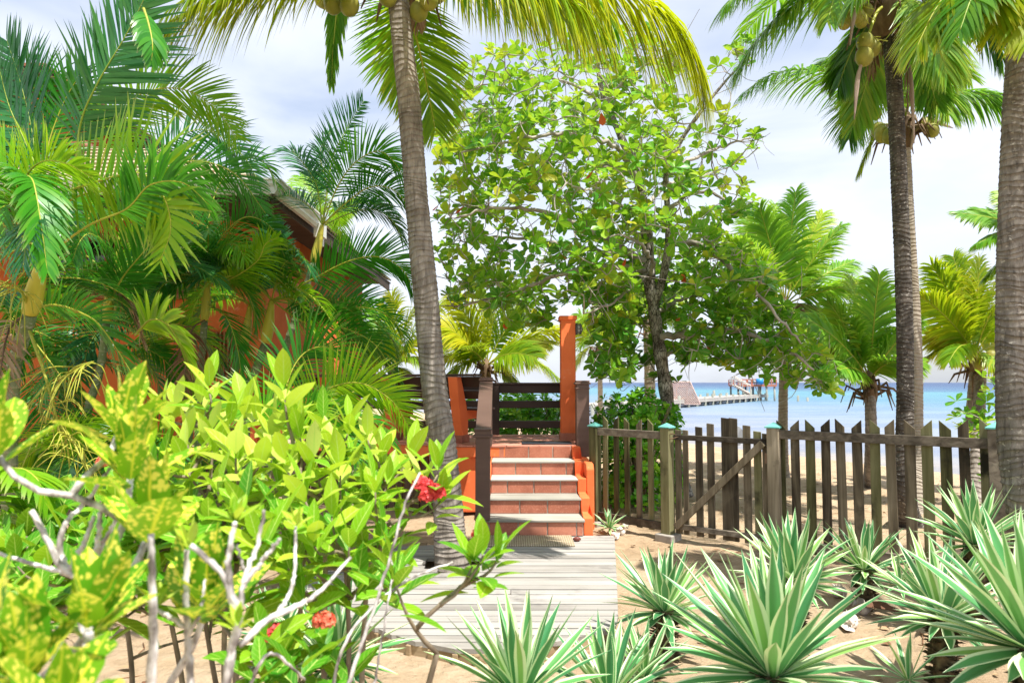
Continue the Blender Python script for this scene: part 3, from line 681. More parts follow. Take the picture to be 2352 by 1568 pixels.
# lower roof: eave z 3.86, hip, with white gutter
ez = 3.86; E = dict(x0=-9.6,x1=-2.72,y0=7.6,y1=15.2)
rz = ez+1.15
A_, B_, C_, D_ = Vector((E['x0'],E['y0'],ez)), Vector((E['x1'],E['y0'],ez)), Vector((E['x1'],E['y1'],ez)), Vector((E['x0'],E['y1'],ez))
T1, T2, T3, T4 = Vector((-9.6,9.8,rz)), Vector((-5.3,9.8,rz)), Vector((-5.3,13,rz)), Vector((-9.6,13,rz))
g = G()
def roofplane(g, a, b, c, d, n=9, th=.03):       # stepped courses from eave edge a-b up to ridge edge d-c
    nn = (b-a).cross(d-a).normalized()
    if nn.z < 0: nn = -nn
    for k in range(n):
        t0, t1 = k/n, (k+1.25)/n if k < n-1 else 1
        p0, p1, p2, p3 = a.lerp(d,t0), b.lerp(c,t0), b.lerp(c,t1), a.lerp(d,t1)
        g.prism([p0+nn*th*1.2, p1+nn*th*1.2, p2+nn*.004, p3+nn*.004], -nn*th)
roofplane(g, A_, B_, T2, T1); roofplane(g, B_, C_, T3, T2, 9)
rf = g.build('roof', 'roof_shingle', hs, smooth=False)
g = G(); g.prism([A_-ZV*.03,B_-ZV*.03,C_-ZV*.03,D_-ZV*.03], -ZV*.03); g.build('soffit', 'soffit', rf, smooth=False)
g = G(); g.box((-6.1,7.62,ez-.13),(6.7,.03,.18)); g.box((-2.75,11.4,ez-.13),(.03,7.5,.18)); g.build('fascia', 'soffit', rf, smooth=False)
def gutter(g, a, b, out):
    prof_ = [(0,-.16),(.05,-.16),(.075,-.12),(.075,-.09),(.105,-.05),(.105,-.015),(.12,-.01),(.12,.01),(.10,.01),(0,.01)]
    g.prism([a+out*q+ZV*z for q, z in prof_], b-a)
g = G(); gutter(g, Vector((-9.5,7.58,ez)), Vector((-2.66,7.58,ez)), Vector((0,-1,0))); gutter(g, Vector((-2.70,7.50,ez)), Vector((-2.70,9.3,ez)), Vector((1,0,0)))
g.box((-2.62,9.22,ez-.2),(.13,.16,.18)); g.box((-2.64,9.3,ez-.33),(.08,.1,.12)); g.build('gutter', 'gutter_white', rf, smooth=False, bevel=.003)
# upper storey
g = G(); g.box((-8.9,12.6,5.3),(3.2,4.4,1.65)); g.build('upper_wall', 'orange_render', hs, smooth=False)
g = G(); ex, ey, uz = -6.75, 9.6, 6.15
a, b, c, d = Vector((-12,ey,uz)), Vector((ex,ey,uz)), Vector((ex,16,uz)), Vector((-12,16,uz)); r1, r2_ = Vector((-12,12.8,uz+1.5)), Vector((-9.6,12.8,uz+1.5))
roofplane(g, a, b, r2_, r1, 10, .04); roofplane(g, b, c, r2_, r2_, 10, .04)
ur = g.build('upper_roof', 'roof_tile', hs, smooth=False); g = G(); g.prism([a-ZV*.05,b-ZV*.05,c-ZV*.05,d-ZV*.05], -ZV*.06); g.build('soffit', 'soffit', ur, smooth=False)
g = G(); a, b = Vector((-11,8.7,4.72)), Vector((-5.6,8.7,4.72)); c, d = Vector((-6.6,10.6,5.3)), Vector((-11,10.6,5.3)); roofplane(g, a, b, c, d, 7, .04); g.build('tiled_roof', 'roof_tile', hs, smooth=False)
# porch pillar of the house and the small wall tap
pp_ = empty('porch_pillar', (-2.72,10.3,FZ), 'orange porch pillar with dark base board between the palms and the bench', 'pillar')
g = G(); g.box((-2.72,10.3,2.05), (.21,.21,1.3)); g.build('shaft', 'orange_render', pp_, smooth=False, bevel=.01)
g = G(); g.box((-2.72,10.3,1.36), (.30,.30,.14)); g.box((-2.72,10.3,1.05),(.16,.16,.48)); g.build('base', 'dark_board', pp_, smooth=False, bevel=.006)
g = G(); g.prism([Vector((-3.35,9.0,FZ-.02)) ,Vector((-2.2,8.9,FZ-.02)),Vector((-1.9,9.3,FZ-.02)),Vector((-3.35,9.6,FZ-.02))], ZV*.30) if False else None

# ------------------------------------------------------------ fence and gate
F0, F1, F2, F3 = Vector((.99,8.2,-.1)), Vector((1.69,7.5,-.1)), Vector((2.58,6.82,-.1)), Vector((4.02,5.70,-.1))
def fpost(root, p, h, w, d, nn, mat='fence_green', foot=False, z0=None):
    g = G(); z0 = -.1 if z0 is None else z0
    g.box(Vector((p.x,p.y,(z0+h)/2)), (w,w,h-z0), (d,nn,ZV)); po = g.build('post', mat, root, smooth=False, bevel=.006)
    g = G(); c = Vector((p.x,p.y,h+.001)); q = w*.62
    bs = [c+d*q+nn*q, c-d*q+nn*q, c-d*q-nn*q, c+d*q-nn*q]; tp = c+ZV*(w*.5)
    g.add([tuple(v) for v in bs]+[tuple(v+ZV*.012) for v in bs]+[tuple(tp)], [(0,1,5,4),(1,2,6,5),(2,3,7,6),(3,0,4,7),(3,2,1,0),(4,5,8,8),(5,6,8,8),(6,7,8,8),(7,4,8,8)])
    g.build('cap', 'cap_teal', po, smooth=False)
    if foot:
        g = G(); g.box(Vector((p.x,p.y,-.075)), (w*1.9,w*1.9,.09), (d,nn,ZV)); g.build('footing', 'concrete', po, smooth=False, bevel=.01)
def picket(root, c, d, nn, z0, z1, w, slant, mat, lean=0):
    th = .022; dd = (d+ZV*0); up = (ZV+d*lean).normalized()
    h = z1-z0
    zl, zr = (h-.0, h-w*.95*abs(slant)) if slant > 0 else (h-w*.95*abs(slant), h)
    if slant == 0: zl = zr = h
    b = Vector((c.x,c.y,z0))
    P4 = [b-d*w/2, b+d*w/2, b+d*w/2+up*zr, b-d*w/2+up*zl]
    if abs(slant) > .9 and False: pass
    g = G(); g.prism([q-nn*th/2 for q in P4], nn*th); return g.build('picket', mat, root, smooth=False, bevel=.003)
def fence(name, a, b, label, n, z0, z1, rz0, rz1, w, t0=.06, t1=.97, posts=(), slants=True, cat='fence', mats=('fence_green','fence_wood'), rails_dark='fence_dark'):
    d = (b-a).normalized(); nn = Vector((-d.y,d.x,0)); L = (b-a).length
    root = empty(name, a, label, cat, 'weathered picket fence panels' if cat == 'fence' else None)
    for k in range(n):
        t = t0+(t1-t0)*k/(n-1); zt = z1[0]+(z1[1]-z1[0])*t + random.uniform(-.012,.012)
        sl_ = (1 if k % 2 == 0 else -1) if slants else random.choice((.12,-.12))
        picket(root, a+d*(L*t)+nn*.028, d, nn, z0+random.uniform(-.015,.015), zt, w*random.uniform(.94,1.06), sl_, random.choice(mats), random.uniform(-.008,.008))
    for z in (rz0, rz1):
        hh = .085 if cat == 'fence' else .055
        g = G(); g.box((a+b)/2+ZV*0+Vector((0,0,z+.1))-nn*.006, (L-.09 if cat == 'fence' else L-.12,.038,hh), (d,nn,ZV)); g.build('rail', rails_dark, root, smooth=False, bevel=.004)
    return root, d, nn, L
f1, d, nn, L = fence('picket_fence', F0, F1, 'short picket fence panel between the orange stair wall and the gate', 6, -.03, (1.20,1.19), .04, 1.02, .066, .13, .93)
fpost(f1, F0, 1.075, .105, d, nn, foot=True)
fpost(f1, F1, 1.105, .110, d, nn, 'fence_green', foot=True)
f3, d, nn, L = fence('picket_fence', F2, F3+(F3-F2)*.12, 'long picket fence panel right of the gate behind the spiky agaves', 15, -.04, (1.235,1.30), .04, 1.09, .083, .035, .985)
fpost(f3, F2+(F3-F2).normalized()*.02, 1.15, .115, d, nn, 'fence_wood')
fpost(f3, F3, 1.215, .12, d, nn, 'fence_dark')
a, b = F1+(F2-F1).normalized()*.09, F2-(F2-F1).normalized()*.055
gt = empty('wooden_gate', a, 'dark wooden slatted garden gate with a diagonal brace in the picket fence', 'gate'); d = (b-a).normalized(); nn = Vector((-d.y,d.x,0)); L = (b-a).length
for t, w, zt, mt in ((.03,.07,1.09,'fence_wood'),(.115,.06,1.09,'fence_wood'),(.27,.075,1.13,'fence_black'),(.40,.075,1.17,'fence_black'),(.565,.085,1.235,'fence_black'),(.65,.085,1.235,'fence_black'),(.79,.075,1.165,'fence_wood'),(.90,.075,1.11,'fence_green'),(.985,.07,1.09,'fence_wood')):
    picket(gt, a+d*L*t+nn*.026, d, nn, -.02, zt, w, .1, mt)
for z in (.06, 1.01):
    g = G(); g.box((a+b)/2+ZV*(z+.1)-nn*.006, (L,.04,.055), (d,nn,ZV)); g.build('rail', 'fence_dark', gt, smooth=False, bevel=.004)
a2, b2 = a+d*.02+ZV*.16, b-d*.02+ZV*1.10; dd = (b2-a2).normalized(); up = nn.cross(dd).normalized()
g = G(); g.box((a2+b2)/2-nn*.045, ((b2-a2).length,.035,.07), (dd,nn,-up)); g.build('brace', 'fence_wood', gt, smooth=False, bevel=.004)
g = G()
for z in (.95,.12): g.box(b+d*.015-nn*.03+ZV*(z), (.05,.008,.10), (d,nn,ZV))
g.build('hinge', 'hinge', gt, smooth=False)
g = G(); g.tube([a-d*.10-nn*.03+ZV*1.12, a-d*.0-nn*.04+ZV*1.15, a+d*.06-nn*.03+ZV*1.12, a-d*.02-nn*.04+ZV*1.09, a-d*.10-nn*.03+ZV*1.13], .006, 6); g.build('latch', 'hinge', gt)
# round sign seen from behind, beyond the gate
sg = empty('notice_sign', ground_stick(P(1690,1100,7.6)), 'pale octagonal sign plate standing just behind the wooden gate', 'sign'); c = P(1689, 1001, 7.6)
g = G(); g.prism([c+Vector((math.cos(R(22.5+45*k))*.112,0,math.sin(R(22.5+45*k))*.112)) for k in range(8)], YV*.006); g.build('plate', 'sign_back', sg, smooth=False)
g = G(); g.tube([Vector((c.x,c.y+.03,-.15)), Vector((c.x,c.y+.03,c.z+.1))], .018, 8); g.build('post', 'sign_back', sg)

# ------------------------------------------------------------ jetty
jt = empty('jetty', P(1560,930,60), 'pale timber jetty on posts reaching out over the shallow water', 'jetty')
ja, jb = P(1330, 945, 46.0), P(1744, 905, 86); ja.z = jb.z = .05; d = (jb-ja).normalized(); nn = Vector((-d.y,d.x,0)); L = (jb-ja).length
g = G(); g.box((ja+jb)/2, (L,2.2,.16), (d,nn,ZV)); g.box((ja+jb)/2-nn*1.05-ZV*.16, (L,.10,.22), (d,nn,ZV)); g.build('deck', 'pier_wood', jt, smooth=False)
t = 0
while t < L:
    for sgn in (-1,1):
        q = ja+d*t+nn*sgn*1.0; g = G(); g.tube([q+ZV*-2.2, q+ZV*random.uniform(.12,.45)], .13, 8); g.build('post', 'pier_post', jt)
    g = G(); q = ja+d*t; g.tube([q-nn*1.1-ZV*.1, q+nn*1.1-ZV*.6], .06, 5); g.build('cross_brace', 'pier_post', jt)
    t += 2.35
# lattice screen
sc_ = empty('lattice_screen', P(1575,925,60), 'tall pinkish lattice screen with sloping sides standing on the jetty', 'screen')
c0, c1, c2, c3 = P(1525,928,60), P(1608,928,60), P(1585,877,60), P(1541,877,60)
g = G(); w = c1.x-c0.x
for k in range(-16, 34):
    for sgn in (1,-1):
        # diagonal laths clipped to the trapezium
        x0_ = c0.x + k*w/17; prev = None; seg = []
        for q in np.linspace(0,1,24):
            z = c0.z+(c2.z-c0.z)*q; x_ = x0_ + sgn*(z-c0.z)*.9
            l = c0.x+(c3.x-c0.x)*q; r = c1.x+(c2.x-c1.x)*q
            if l <= x_ <= r: seg.append(Vector((x_,60+.02*sgn,z)))
        if len(seg) > 1: g.tube([seg[0], seg[-1]], .045, 4)
g.build('laths', 'lattice', sc_, smooth=False)
g = G(); 
for a, b in ((c0,c3),(c3,c2),(c2,c1),(c0,c1)): g.tube([a,b], .07, 4)
xm = (c0.x+c1.x)/2
for dx in (-.45,.45): g.tube([Vector((xm+dx,60,c0.z)), Vector((xm+dx,60,c0.z+1.55))], .06, 4)
g.tube([Vector((xm-.45,60,c0.z+1.55)), Vector((xm+.45,60,c0.z+1.55))], .06, 4)
g.build('frame', 'lattice', sc_, smooth=False)
# raised platform at the end
pf = empty('jetty_platform', P(1710,905,84), 'raised lookout platform with red railings and stairs at the jetty end', 'platform')
def J(u, v, Y=84): return P(u, v, Y)
zt = J(1700,885).z; xl, xr = J(1671,0).x, J(1746,0).x
g = G(); g.box(((xl+xr)/2,84,zt), (xr-xl,5,.25)); g.build('platform_deck', 'pier_red', pf, smooth=False)
for x_ in np.linspace(xl+.2,xr-.2,5):
    for y_ in (81.7,86.3):
        g = G(); g.tube([(x_,y_,-2),(x_,y_,zt)], .12, 6); g.build('leg', 'pier_post', pf)
zr = J(1700,871.5).z
for y_, c in ((81.6,'pier_red'),(86.4,'pier_red')):
    g = G()
    for z in (zr, zr-.35, zt+.35): g.box(((xl+xr)/2,y_,z), (xr-xl,.08,.12))
    for x_ in np.linspace(xl,xr,8): g.box((x_,y_,(zt+zr)/2), (.12,.1,zr-zt))
    g.build('railing', c, pf, smooth=False)
g = G()
for x_ in (xl,xr):
    for z in (zr, zt+.45): g.box((x_,84,z), (.08,4.8,.1))
    for y_ in (82.5,84,85.5): g.box((x_,y_,(zt+zr)/2), (.1,.1,zr-zt))
g.build('end_railing', 'pier_wood', pf, smooth=False)
s0, s1 = J(1682,884,81.2), J(1718,904,81.2)
g = G()
for off_ in (0,.9):
    a, b = s0+Vector((0,-off_,0)), s1+Vector((0,-off_,0)); g.tube([a,b], .09, 4); g.tube([a+ZV*1.0, b+ZV*1.0], .07, 4)
    for t in (0,.5,1): q = a.lerp(b,t); g.tube([q, q+ZV*1.0], .06, 4)
for t in np.linspace(.05,1,9): q = s0.lerp(s1,t); g.box(q+Vector((0,-.45,0)), (.3,.9,.06))
g.build('stairs', 'pier_wood', pf, smooth=False)
g = G(); q = J(1727,884); g.tube([(q.x,81.3,zt+.15),(q.x,81.3,zr+.1)], .42, 12); tag(g.build('water_tank', 'blue_drum'), 'bright blue drum standing by the railing of the jetty platform', 'drum')
for u, v0, v1, Y_, lb in ((1790,918,905,84,'lone mooring post just right of the jetty end'),(1833,921,908,80,'taller mooring post in open water right of a palm trunk'),(1855,921,912,80,'short mooring post in open water, farthest right'),(1640,0,896,74,'thin upright post beside the low deck in the middle of the jetty')):
    a = P(u, 915, Y_); t = P(u, v1, Y_); g = G(); g.tube([Vector((a.x,a.y,-2)), Vector((a.x,a.y,t.z))], .13, 8); tag(g.build('mooring_post', 'pier_post'), lb, 'post', 'posts standing in the water')
# ------------------------------------------------------------ palms
def palm_trunk(root, pts, r0, r1, mat, flare=1.5, flen=.5, sides=22, ring=.05):
    L = sum((pts[i+1]-pts[i]).length for i in range(len(pts)-1)); nr = int(L/ring)
    C0 = spline(pts, 400); tt = np.cumsum(RS.uniform(.55,1.5,nr)); tt = np.concatenate([[0],tt])/tt[-1]; t = np.zeros(nr*2+1); t[::2] = tt; t[1::2] = (tt[1:]+tt[:-1])/2; C = np.stack([np.interp(t, np.linspace(0,1,400), C0[:,i]) for i in range(3)],1)
    rad = r0+(r1-r0)*t + (flare-1)*r0*np.exp(-t*L/flen)
    at = np.zeros((len(t),3)); at[:,0] = t
    rb = RS.rand(nr+1)
    # each leaf-scar ring: wide at its lower lip, narrower just under the next
    P_, R_, A_ = [], [], []
    for k in range(nr):
        a, b = C[2*k], C[2*k+2]; q = rb[k]; jit = (RS.rand()-.5)*.02
        for f, rr, gph in ((0,1.035+jit,0.0),(.12,1.02+jit,.15),(.55,.995,.55),(.97,.975,1.0)):
            P_.append(a*(1-f)+b*f); R_.append((rad[2*k]*(1-f)+rad[2*k+2]*f)*(1+(rr-1)*.9)); A_.append((t[2*k], gph, q))
    g = G(); g.tube(np.array(P_), np.array(R_), sides, attr=np.array(A_))
    # out-of-round, wavering rings
    V = g.V[0]; n = len(V); k_ = np.arange(n)//sides; a = (np.arange(n)%sides)*2*math.pi/sides
    V[:,2] += .018*np.sin(a+k_*.05)+.012*np.sin(2*a+k_*.13)+RS.randn(n)*.003
    cen = np.repeat(V.reshape(-1,sides,3).mean(1), sides, axis=0)
    V[:,:2] += (V[:,:2]-cen[:,:2])*(.035*np.sin(3*a+k_*.03)+.022*np.sin(5*a-k_*.021)+RS.randn(n)*.012)[:,None]
    return g.build('trunk', mat, root)
def add_frond(root, pts, mats, **k):
    g = G(); frond(g, pts, **k); return g.build('frond', mats, root)
def arc(c, tip, bulge=.25, n=5, up=ZV):
    """arching frond from crown centre to tip; bulge lifts the middle"""
    L = (tip-c).length
    return [c.lerp(tip, t) + up*(bulge*L*4*t*(1-t)*(1-.25*t)) for t in np.linspace(0,1,n)]
def arc3(c, az, el, L, sag):
    p = Vector(c); out = [p.copy()]; n = 8
    for k in range(n):
        e = el - sag*((k+.5)/n)**1.25
        p = p + Vector((math.cos(az)*math.cos(e), math.sin(az)*math.cos(e), math.sin(e)))*(L/n); out.append(p.copy())
    return out
def nuts(root, spots, r=.085):
    for q in spots:
        g = G(); n = 9; a = np.linspace(-1,1,n); tilt = Vector((random.uniform(-.3,.3),random.uniform(-.3,.3),1)).normalized()
        g.tube([Vector(q)+tilt*(r*1.18*x) for x in np.sin(a*math.pi/2)], np.maximum(np.cos(a*math.pi/2),.03)*r*np.array([1,1,1,1,1,1.02,1.04,1.05,1])[::-1], 14, cap=False)
        g.build('coconut', 'coconut_skin', root)
def fibre(root, c, r=.2, h=.35, n=26):
    g = G(); c = Vector(c)
    for k in range(n):
        a = random.uniform(0,6.28); q = c+Vector((math.cos(a),math.sin(a),0))*r*.6+ZV*random.uniform(-h*.6,h*.3)
        d = Vector((math.cos(a),math.sin(a),random.uniform(-.3,.9)))
        e = q+d*random.uniform(.12,.3); f = e+Vector((math.cos(a)*.1,math.sin(a)*.1,-random.uniform(.1,.35)))
        g.tube([q,e,f], [.03,.022,.006], 5)
    g.tube([c-ZV*h,c-ZV*h*.4,c+ZV*h*.3,c+ZV*h*.8], [r*.55,r*.9,r*.8,r*.3], 12)
    g.build('crown_base', 'fibre', root)
def spathes(root, lst):
    for a, b, c in lst:
        g = G(); g.tube(spline([a,b,c],10), np.array([.010,.013,.018,.024,.028,.028,.024,.018,.012,.004]), 8, squash=.5); g.build('spathe', 'spathe', root)

CP_ = 'coconut palms of the garden and beach'
# --- centre palm
pts = [P(1040,1300,6.16), P(1031,1180,6.2), P(1017,1040,6.2), P(992,850,6.2), P(975,640,6.2), P(955,430,6.2), P(938,230,6.2), P(920,60,6.2), P(912,-60,6.2)]
pa = empty('coconut_palm', (pts[0].x, pts[0].y, -.1), 'leaning grey ringed coconut palm growing through the boardwalk beside the steps', 'palm tree', CP_)
palm_trunk(pa, [Vector((pts[0].x+.005,pts[0].y,-.12))]+pts[1:], .125, .096, 'coco_trunk_grey', 1.32, .5)
c = P(912,-75,6.2); fibre(pa, c, .24, .3)
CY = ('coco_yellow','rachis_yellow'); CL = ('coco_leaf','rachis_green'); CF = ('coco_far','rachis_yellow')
def Q(*l): return [P(*q) for q in l]
add_frond(pa, Q((905,-60,6.2),(800,-75,5.9),(680,-55,5.6),(560,-25,5.4),(450,20,5.2),(350,80,5.1)), CY, L=.85, hue=.8, n=150, droop=2.6, v=5, W=.0135)
add_frond(pa, Q((900,-70,6.2),(760,-110,5.4),(620,-95,5.0),(500,-50,4.8),(390,20,4.7)), CY, L=.8, hue=.5, n=130, droop=2.6, v=0, W=.0135)
add_frond(pa, Q((900,-70,6.2),(820,-90,6.6),(782,-20,7.0),(765,110,7.2),(762,190,7.3)), CL, L=.40, n=80, droop=2.0, v=0, W=.013, fwd=(50,75))
add_frond(pa, Q((925,-60,6.3),(935,10,6.7),(962,110,7.2),(985,220,7.5),(1000,300,7.6)), CY, L=.72, n=85, droop=.5, v=0, roll=8, W=.0135, fwd=(20,55))
add_frond(pa, Q((925,-60,6.3),(915,20,7.0),(905,130,7.6),(930,240,7.9)), CL, L=.62, n=70, droop=.5, v=0, roll=-8, W=.0135, fwd=(20,55))
add_frond(pa, Q((930,-75,6.2),(1080,-110,6.0),(1250,-90,5.8),(1400,-40,5.6),(1520,35,5.5),(1590,125,5.4),(1615,200,5.4)), CY, L=1.3, n=200, hue=.85, droop=3.2, v=5, W=.0135)
add_frond(pa, Q((930,-75,6.2),(1060,-90,5.5),(1220,-50,5.3),(1340,20,5.2),(1400,100,5.2)), CY, L=1.0, n=130, hue=.6, droop=3.0, v=0, W=.013)
add_frond(pa, Q((935,-75,6.2),(1050,-80,6.6),(1200,-60,7.0),(1330,-10,7.3),(1420,70,7.5)), CL, L=.8, n=100, droop=2.0, v=0, W=.0135)
for k, (az, el, L_) in enumerate([(60,55,3.2),(130,60,3.2),(250,60,3.0),(10,68,3)]):
    add_frond(pa, arc3(c, R(az), R(el), L_, R(75)), CL, L=.7, n=60, droop=1.2, v=10, W=.0135, nseg=3)
add_frond(pa, Q((935,-75,6.2),(1040,-95,6.9),(1180,-60,7.4),(1290,10,7.7),(1350,100,7.9)), CY, L=.95, n=110, droop=2.6, v=0, W=.0135, hue=.7)
nuts(pa, [P(765,8,6.1),P(803,12,6.0),P(742,-5,6.3),P(985,0,6.1),P(962,26,6.2),P(1005,-15,6.3),P(890,-10,6.05)], .088)

# --- tall dark palm on the right
pts = [hit(2082,1207), P(2078,1130,8.1), P(2079,1000,8.1), P(2079,850,8.1), P(2073,600,8.1), P(2066,420,8.1), P(2057,250,8.1), P(2047,100,8.1), P(2042,20,8.1)]
pb = empty('coconut_palm', pts[0], 'tall coconut palm with a dark ringed trunk just behind the long fence panel', 'palm tree', CP_)
pts[0] = pts[0]-ZV*.1; palm_trunk(pb, pts, .092, .088, 'coco_trunk_dark', 2.7, .42)
c = P(2040,-5,8.1); fibre(pb, c-ZV*.05, .3, .45)
for q, kw in (
 (((2030,-10,8.1),(1960,-40,8.0),(1880,-20,7.9),(1800,30,7.8),(1740,90,7.7),(1695,160,7.7)), dict(L=.95, droop=1.3, roll=-8)),
 (((2030,-10,8.1),(1950,-80,7.6),(1840,-90,7.3),(1740,-50,7.1),(1660,20,7.0)), dict(L=.8, droop=1.5)),
 (((2030,0,8.1),(1990,60,8.4),(1950,130,8.7),(1925,200,8.8)), dict(L=.6, droop=.8)),
 (((2040,0,8.2),(2020,90,8.7),(1990,190,9),(1960,290,9.2)), dict(L=.65, droop=.5)),
 (((2050,-10,8.1),(2110,10,7.7),(2150,80,7.4),(2175,170,7.3)), dict(L=.75, droop=.9)),
 (((2050,-10,8.1),(2130,-40,7.9),(2210,-10,7.8),(2270,60,7.7),(2300,130,7.7)), dict(L=.75, droop=1.2)),
 (((2050,0,8.2),(2100,70,8.7),(2130,160,9.0),(2150,240,9.1)), dict(L=.7, droop=.6)),
 (((2040,-10,8.1),(1990,-60,7.4),(1930,-30,6.8),(1900,50,6.6)), dict(L=.6, droop=1.2)),
):
    add_frond(pb, Q(*q), CL, n=125, v=0, W=.0135, **kw)
for az, el in ((40,60),(110,50),(170,62),(230,60),(290,50),(340,60)): add_frond(pb, arc3(c, R(az), R(el), 3.2, R(80)), CL, L=.7, n=60, droop=1.2, v=10, W=.0135, nseg=3)
nuts(pb, [P(1963,10,7.7),P(1942,28,7.7),P(1970,38,7.65),P(1953,38,7.6),P(1990,25,7.8),P(1940,52,7.75),P(1978,48,7.7)], .075)
nuts(pb, [P(1988,98,7.6),P(1985,130,7.6),P(2003,110,7.75)], .098)
g = G()
for a, b in (((2035,0,8.1),(1965,30,7.7)),((2035,10,8.0),(1988,105,7.65))):
    a, b = P(*a), P(*b); g.tube(spline([a,(a+b)/2+ZV*.12,b],8), .02, 6)
    for k in range(8): g.tube([b+ZV*.1, b+Vector((random.uniform(-.2,.2),random.uniform(-.2,.2),random.uniform(-.2,.15)))], .006, 4)
g.build('fruit_stalk', 'rachis_yellow', pb)
spathes(pb, [(P(1985,-5,7.6),P(1962,35,7.5),P(1952,105,7.5)), (P(1992,120,7.6),P(1972,170,7.6),P(1962,275,7.6)), (P(2080,80,7.9),P(2092,180,7.9),P(2100,330,7.9))])

# --- paler palm directly behind it
pts = [hit(2108,1175), P(2104,1000,10.2), P(2102,850,10.3), P(2094,650,10.4), P(2082,450,10.4), P(2074,300,10.4)]
pc = empty('coconut_palm', pts[0], 'pale trunked coconut palm mostly hidden behind the tall dark one', 'palm tree', CP_)
pts[0] = pts[0]-ZV*.1; palm_trunk(pc, pts, .105, .09, 'coco_trunk_pale', 1.6, .3)
c = P(2074,285,10.4); fibre(pc, c-ZV*.05, .2, .35)
for q, kw in (
 (((2070,285,10.4),(2010,215,10.3),(1930,172,10.2),(1850,160,10.1),(1770,172,10.0),(1705,215,9.9)), dict(L=.85, droop=1.7)),
 (((2070,290,10.4),(2020,290,10.5),(1990,350,10.6),(1970,400,10.7)), dict(L=.45, droop=.9, mats=CY)),
 (((2075,285,10.4),(2130,230,10.3),(2210,215,10.2),(2290,222,10.1),(2350,250,10.0)), dict(L=.8, droop=1.7)),
 (((2070,280,10.4),(2020,220,10.8),(1975,240,11.2),(1950,320,11.4)), dict(L=.85, droop=1.0)),
 (((2070,280,10.4),(1990,180,10.9),(1920,140,11.2),(1870,150,11.4)), dict(L=.7, droop=1.1)),
 (((2075,280,10.4),(2110,190,10.8),(2170,150,11.2),(2230,180,11.4)), dict(L=.8, droop=1.1)),
 (((2075,280,10.4),(2100,210,9.8),(2150,200,9.4),(2180,260,9.2)), dict(L=.75, droop=1.2)),
 (((2075,280,10.4),(2060,180,10.8),(2040,100,11),(2000,60,11)), dict(L=.7, droop=.9)),
):
    m_ = kw.pop('mats', CL); add_frond(pc, Q(*q), m_, n=105, v=0, W=.0135, **kw)
nuts(pc, [P(2026,309,10),P(2044,313,9.9),P(2018,300,10.1)], .11); nuts(pc, [P(2122,287,10.2),P(2140,285,10.2),P(2142,300,10.1)], .095); nuts(pc, [P(2012,262,10.2)], .08)
spathes(pc, [(P(2048,282,10.1),P(2034,295,10.1),P(2028,330,10.1)), (P(2085,290,10.2),P(2098,300,10.2),P(2092,345,10.2)),(P(2140,270,10),P(2165,285,10),P(2190,295,10))])

DD = ('dry_leaf','fibre')
add_frond(pb, Q((2050,10,8.0),(2068,60,7.8),(2082,150,7.75),(2085,240,7.75)), DD, L=.45, n=40, v=0, W=.012, droop=3, miss=.2)
add_frond(pb, Q((2030,10,8.2),(2012,60,8.3),(2002,170,8.3)), DD, L=.4, n=34, v=0, W=.012, droop=3, miss=.25)
add_frond(pa, Q((925,-60,6.4),(948,-10,6.6),(960,60,6.7)), DD, L=.3, n=30, v=0, W=.01, droop=3, miss=.25)
# --- big trunk at the right edge
pts = [P(2338,1225,5.0), P(2322,1090,5.0), P(2309,940,5.05), P(2309,740,5.1), P(2308,560,5.1), P(2330,380,5.1), P(2338,200,5.1), P(2330,60,5.15), P(2322,-60,5.2)]
pts = [P(2425,1411,5.0), P(2375,1250,5.0), P(2348,1110,5.0), P(2331,960,5.05), P(2326,780,5.1), P(2324,600,5.1), P(2330,400,5.1), P(2340,200,5.1), P(2345,60,5.15), P(2350,-120,5.2)]
pd = empty('coconut_palm', (pts[0].x,pts[0].y,-.12), 'thick brown coconut palm trunk at the right edge in front of the fence', 'palm tree', CP_)
palm_trunk(pd, pts, .124, .082, 'coco_trunk_right', 1.55, .3)
c = P(2352,-130,5.2); fibre(pd, c, .2, .3)
for q, kw in (
 (((2350,-130,5.2),(2280,-120,5.0),(2210,-60,4.9),(2150,20,4.85),(2105,110,4.8)), dict(L=.62, droop=.9)),
 (((2350,-130,5.2),(2300,-90,4.8),(2240,-20,4.6),(2205,70,4.5)), dict(L=.55, droop=.9)),
 (((2350,-120,5.2),(2330,-60,4.8),(2300,0,4.6),(2285,60,4.6)), dict(L=.55, droop=.7)),
 (((2350,-130,5.2),(2370,-60,4.7),(2375,20,4.5),(2365,90,4.4)), dict(L=.55, droop=.9)),
 (((2350,-140,5.2),(2230,-190,5.1),(2110,-150,5),(2010,-70,4.9),(1960,0,4.9)), dict(L=.6, droop=1.3)),
):
    add_frond(pd, Q(*q), CY if RS.rand()<.75 else CL, n=110, v=0, W=.0125, **kw)
for az, el in ((40,50),(110,50),(0,30),(300,55)): add_frond(pd, arc3(c, R(az), R(el), 3.0, R(80)), CL, L=.7, n=50, droop=1.2, v=10, W=.0135, nseg=3)

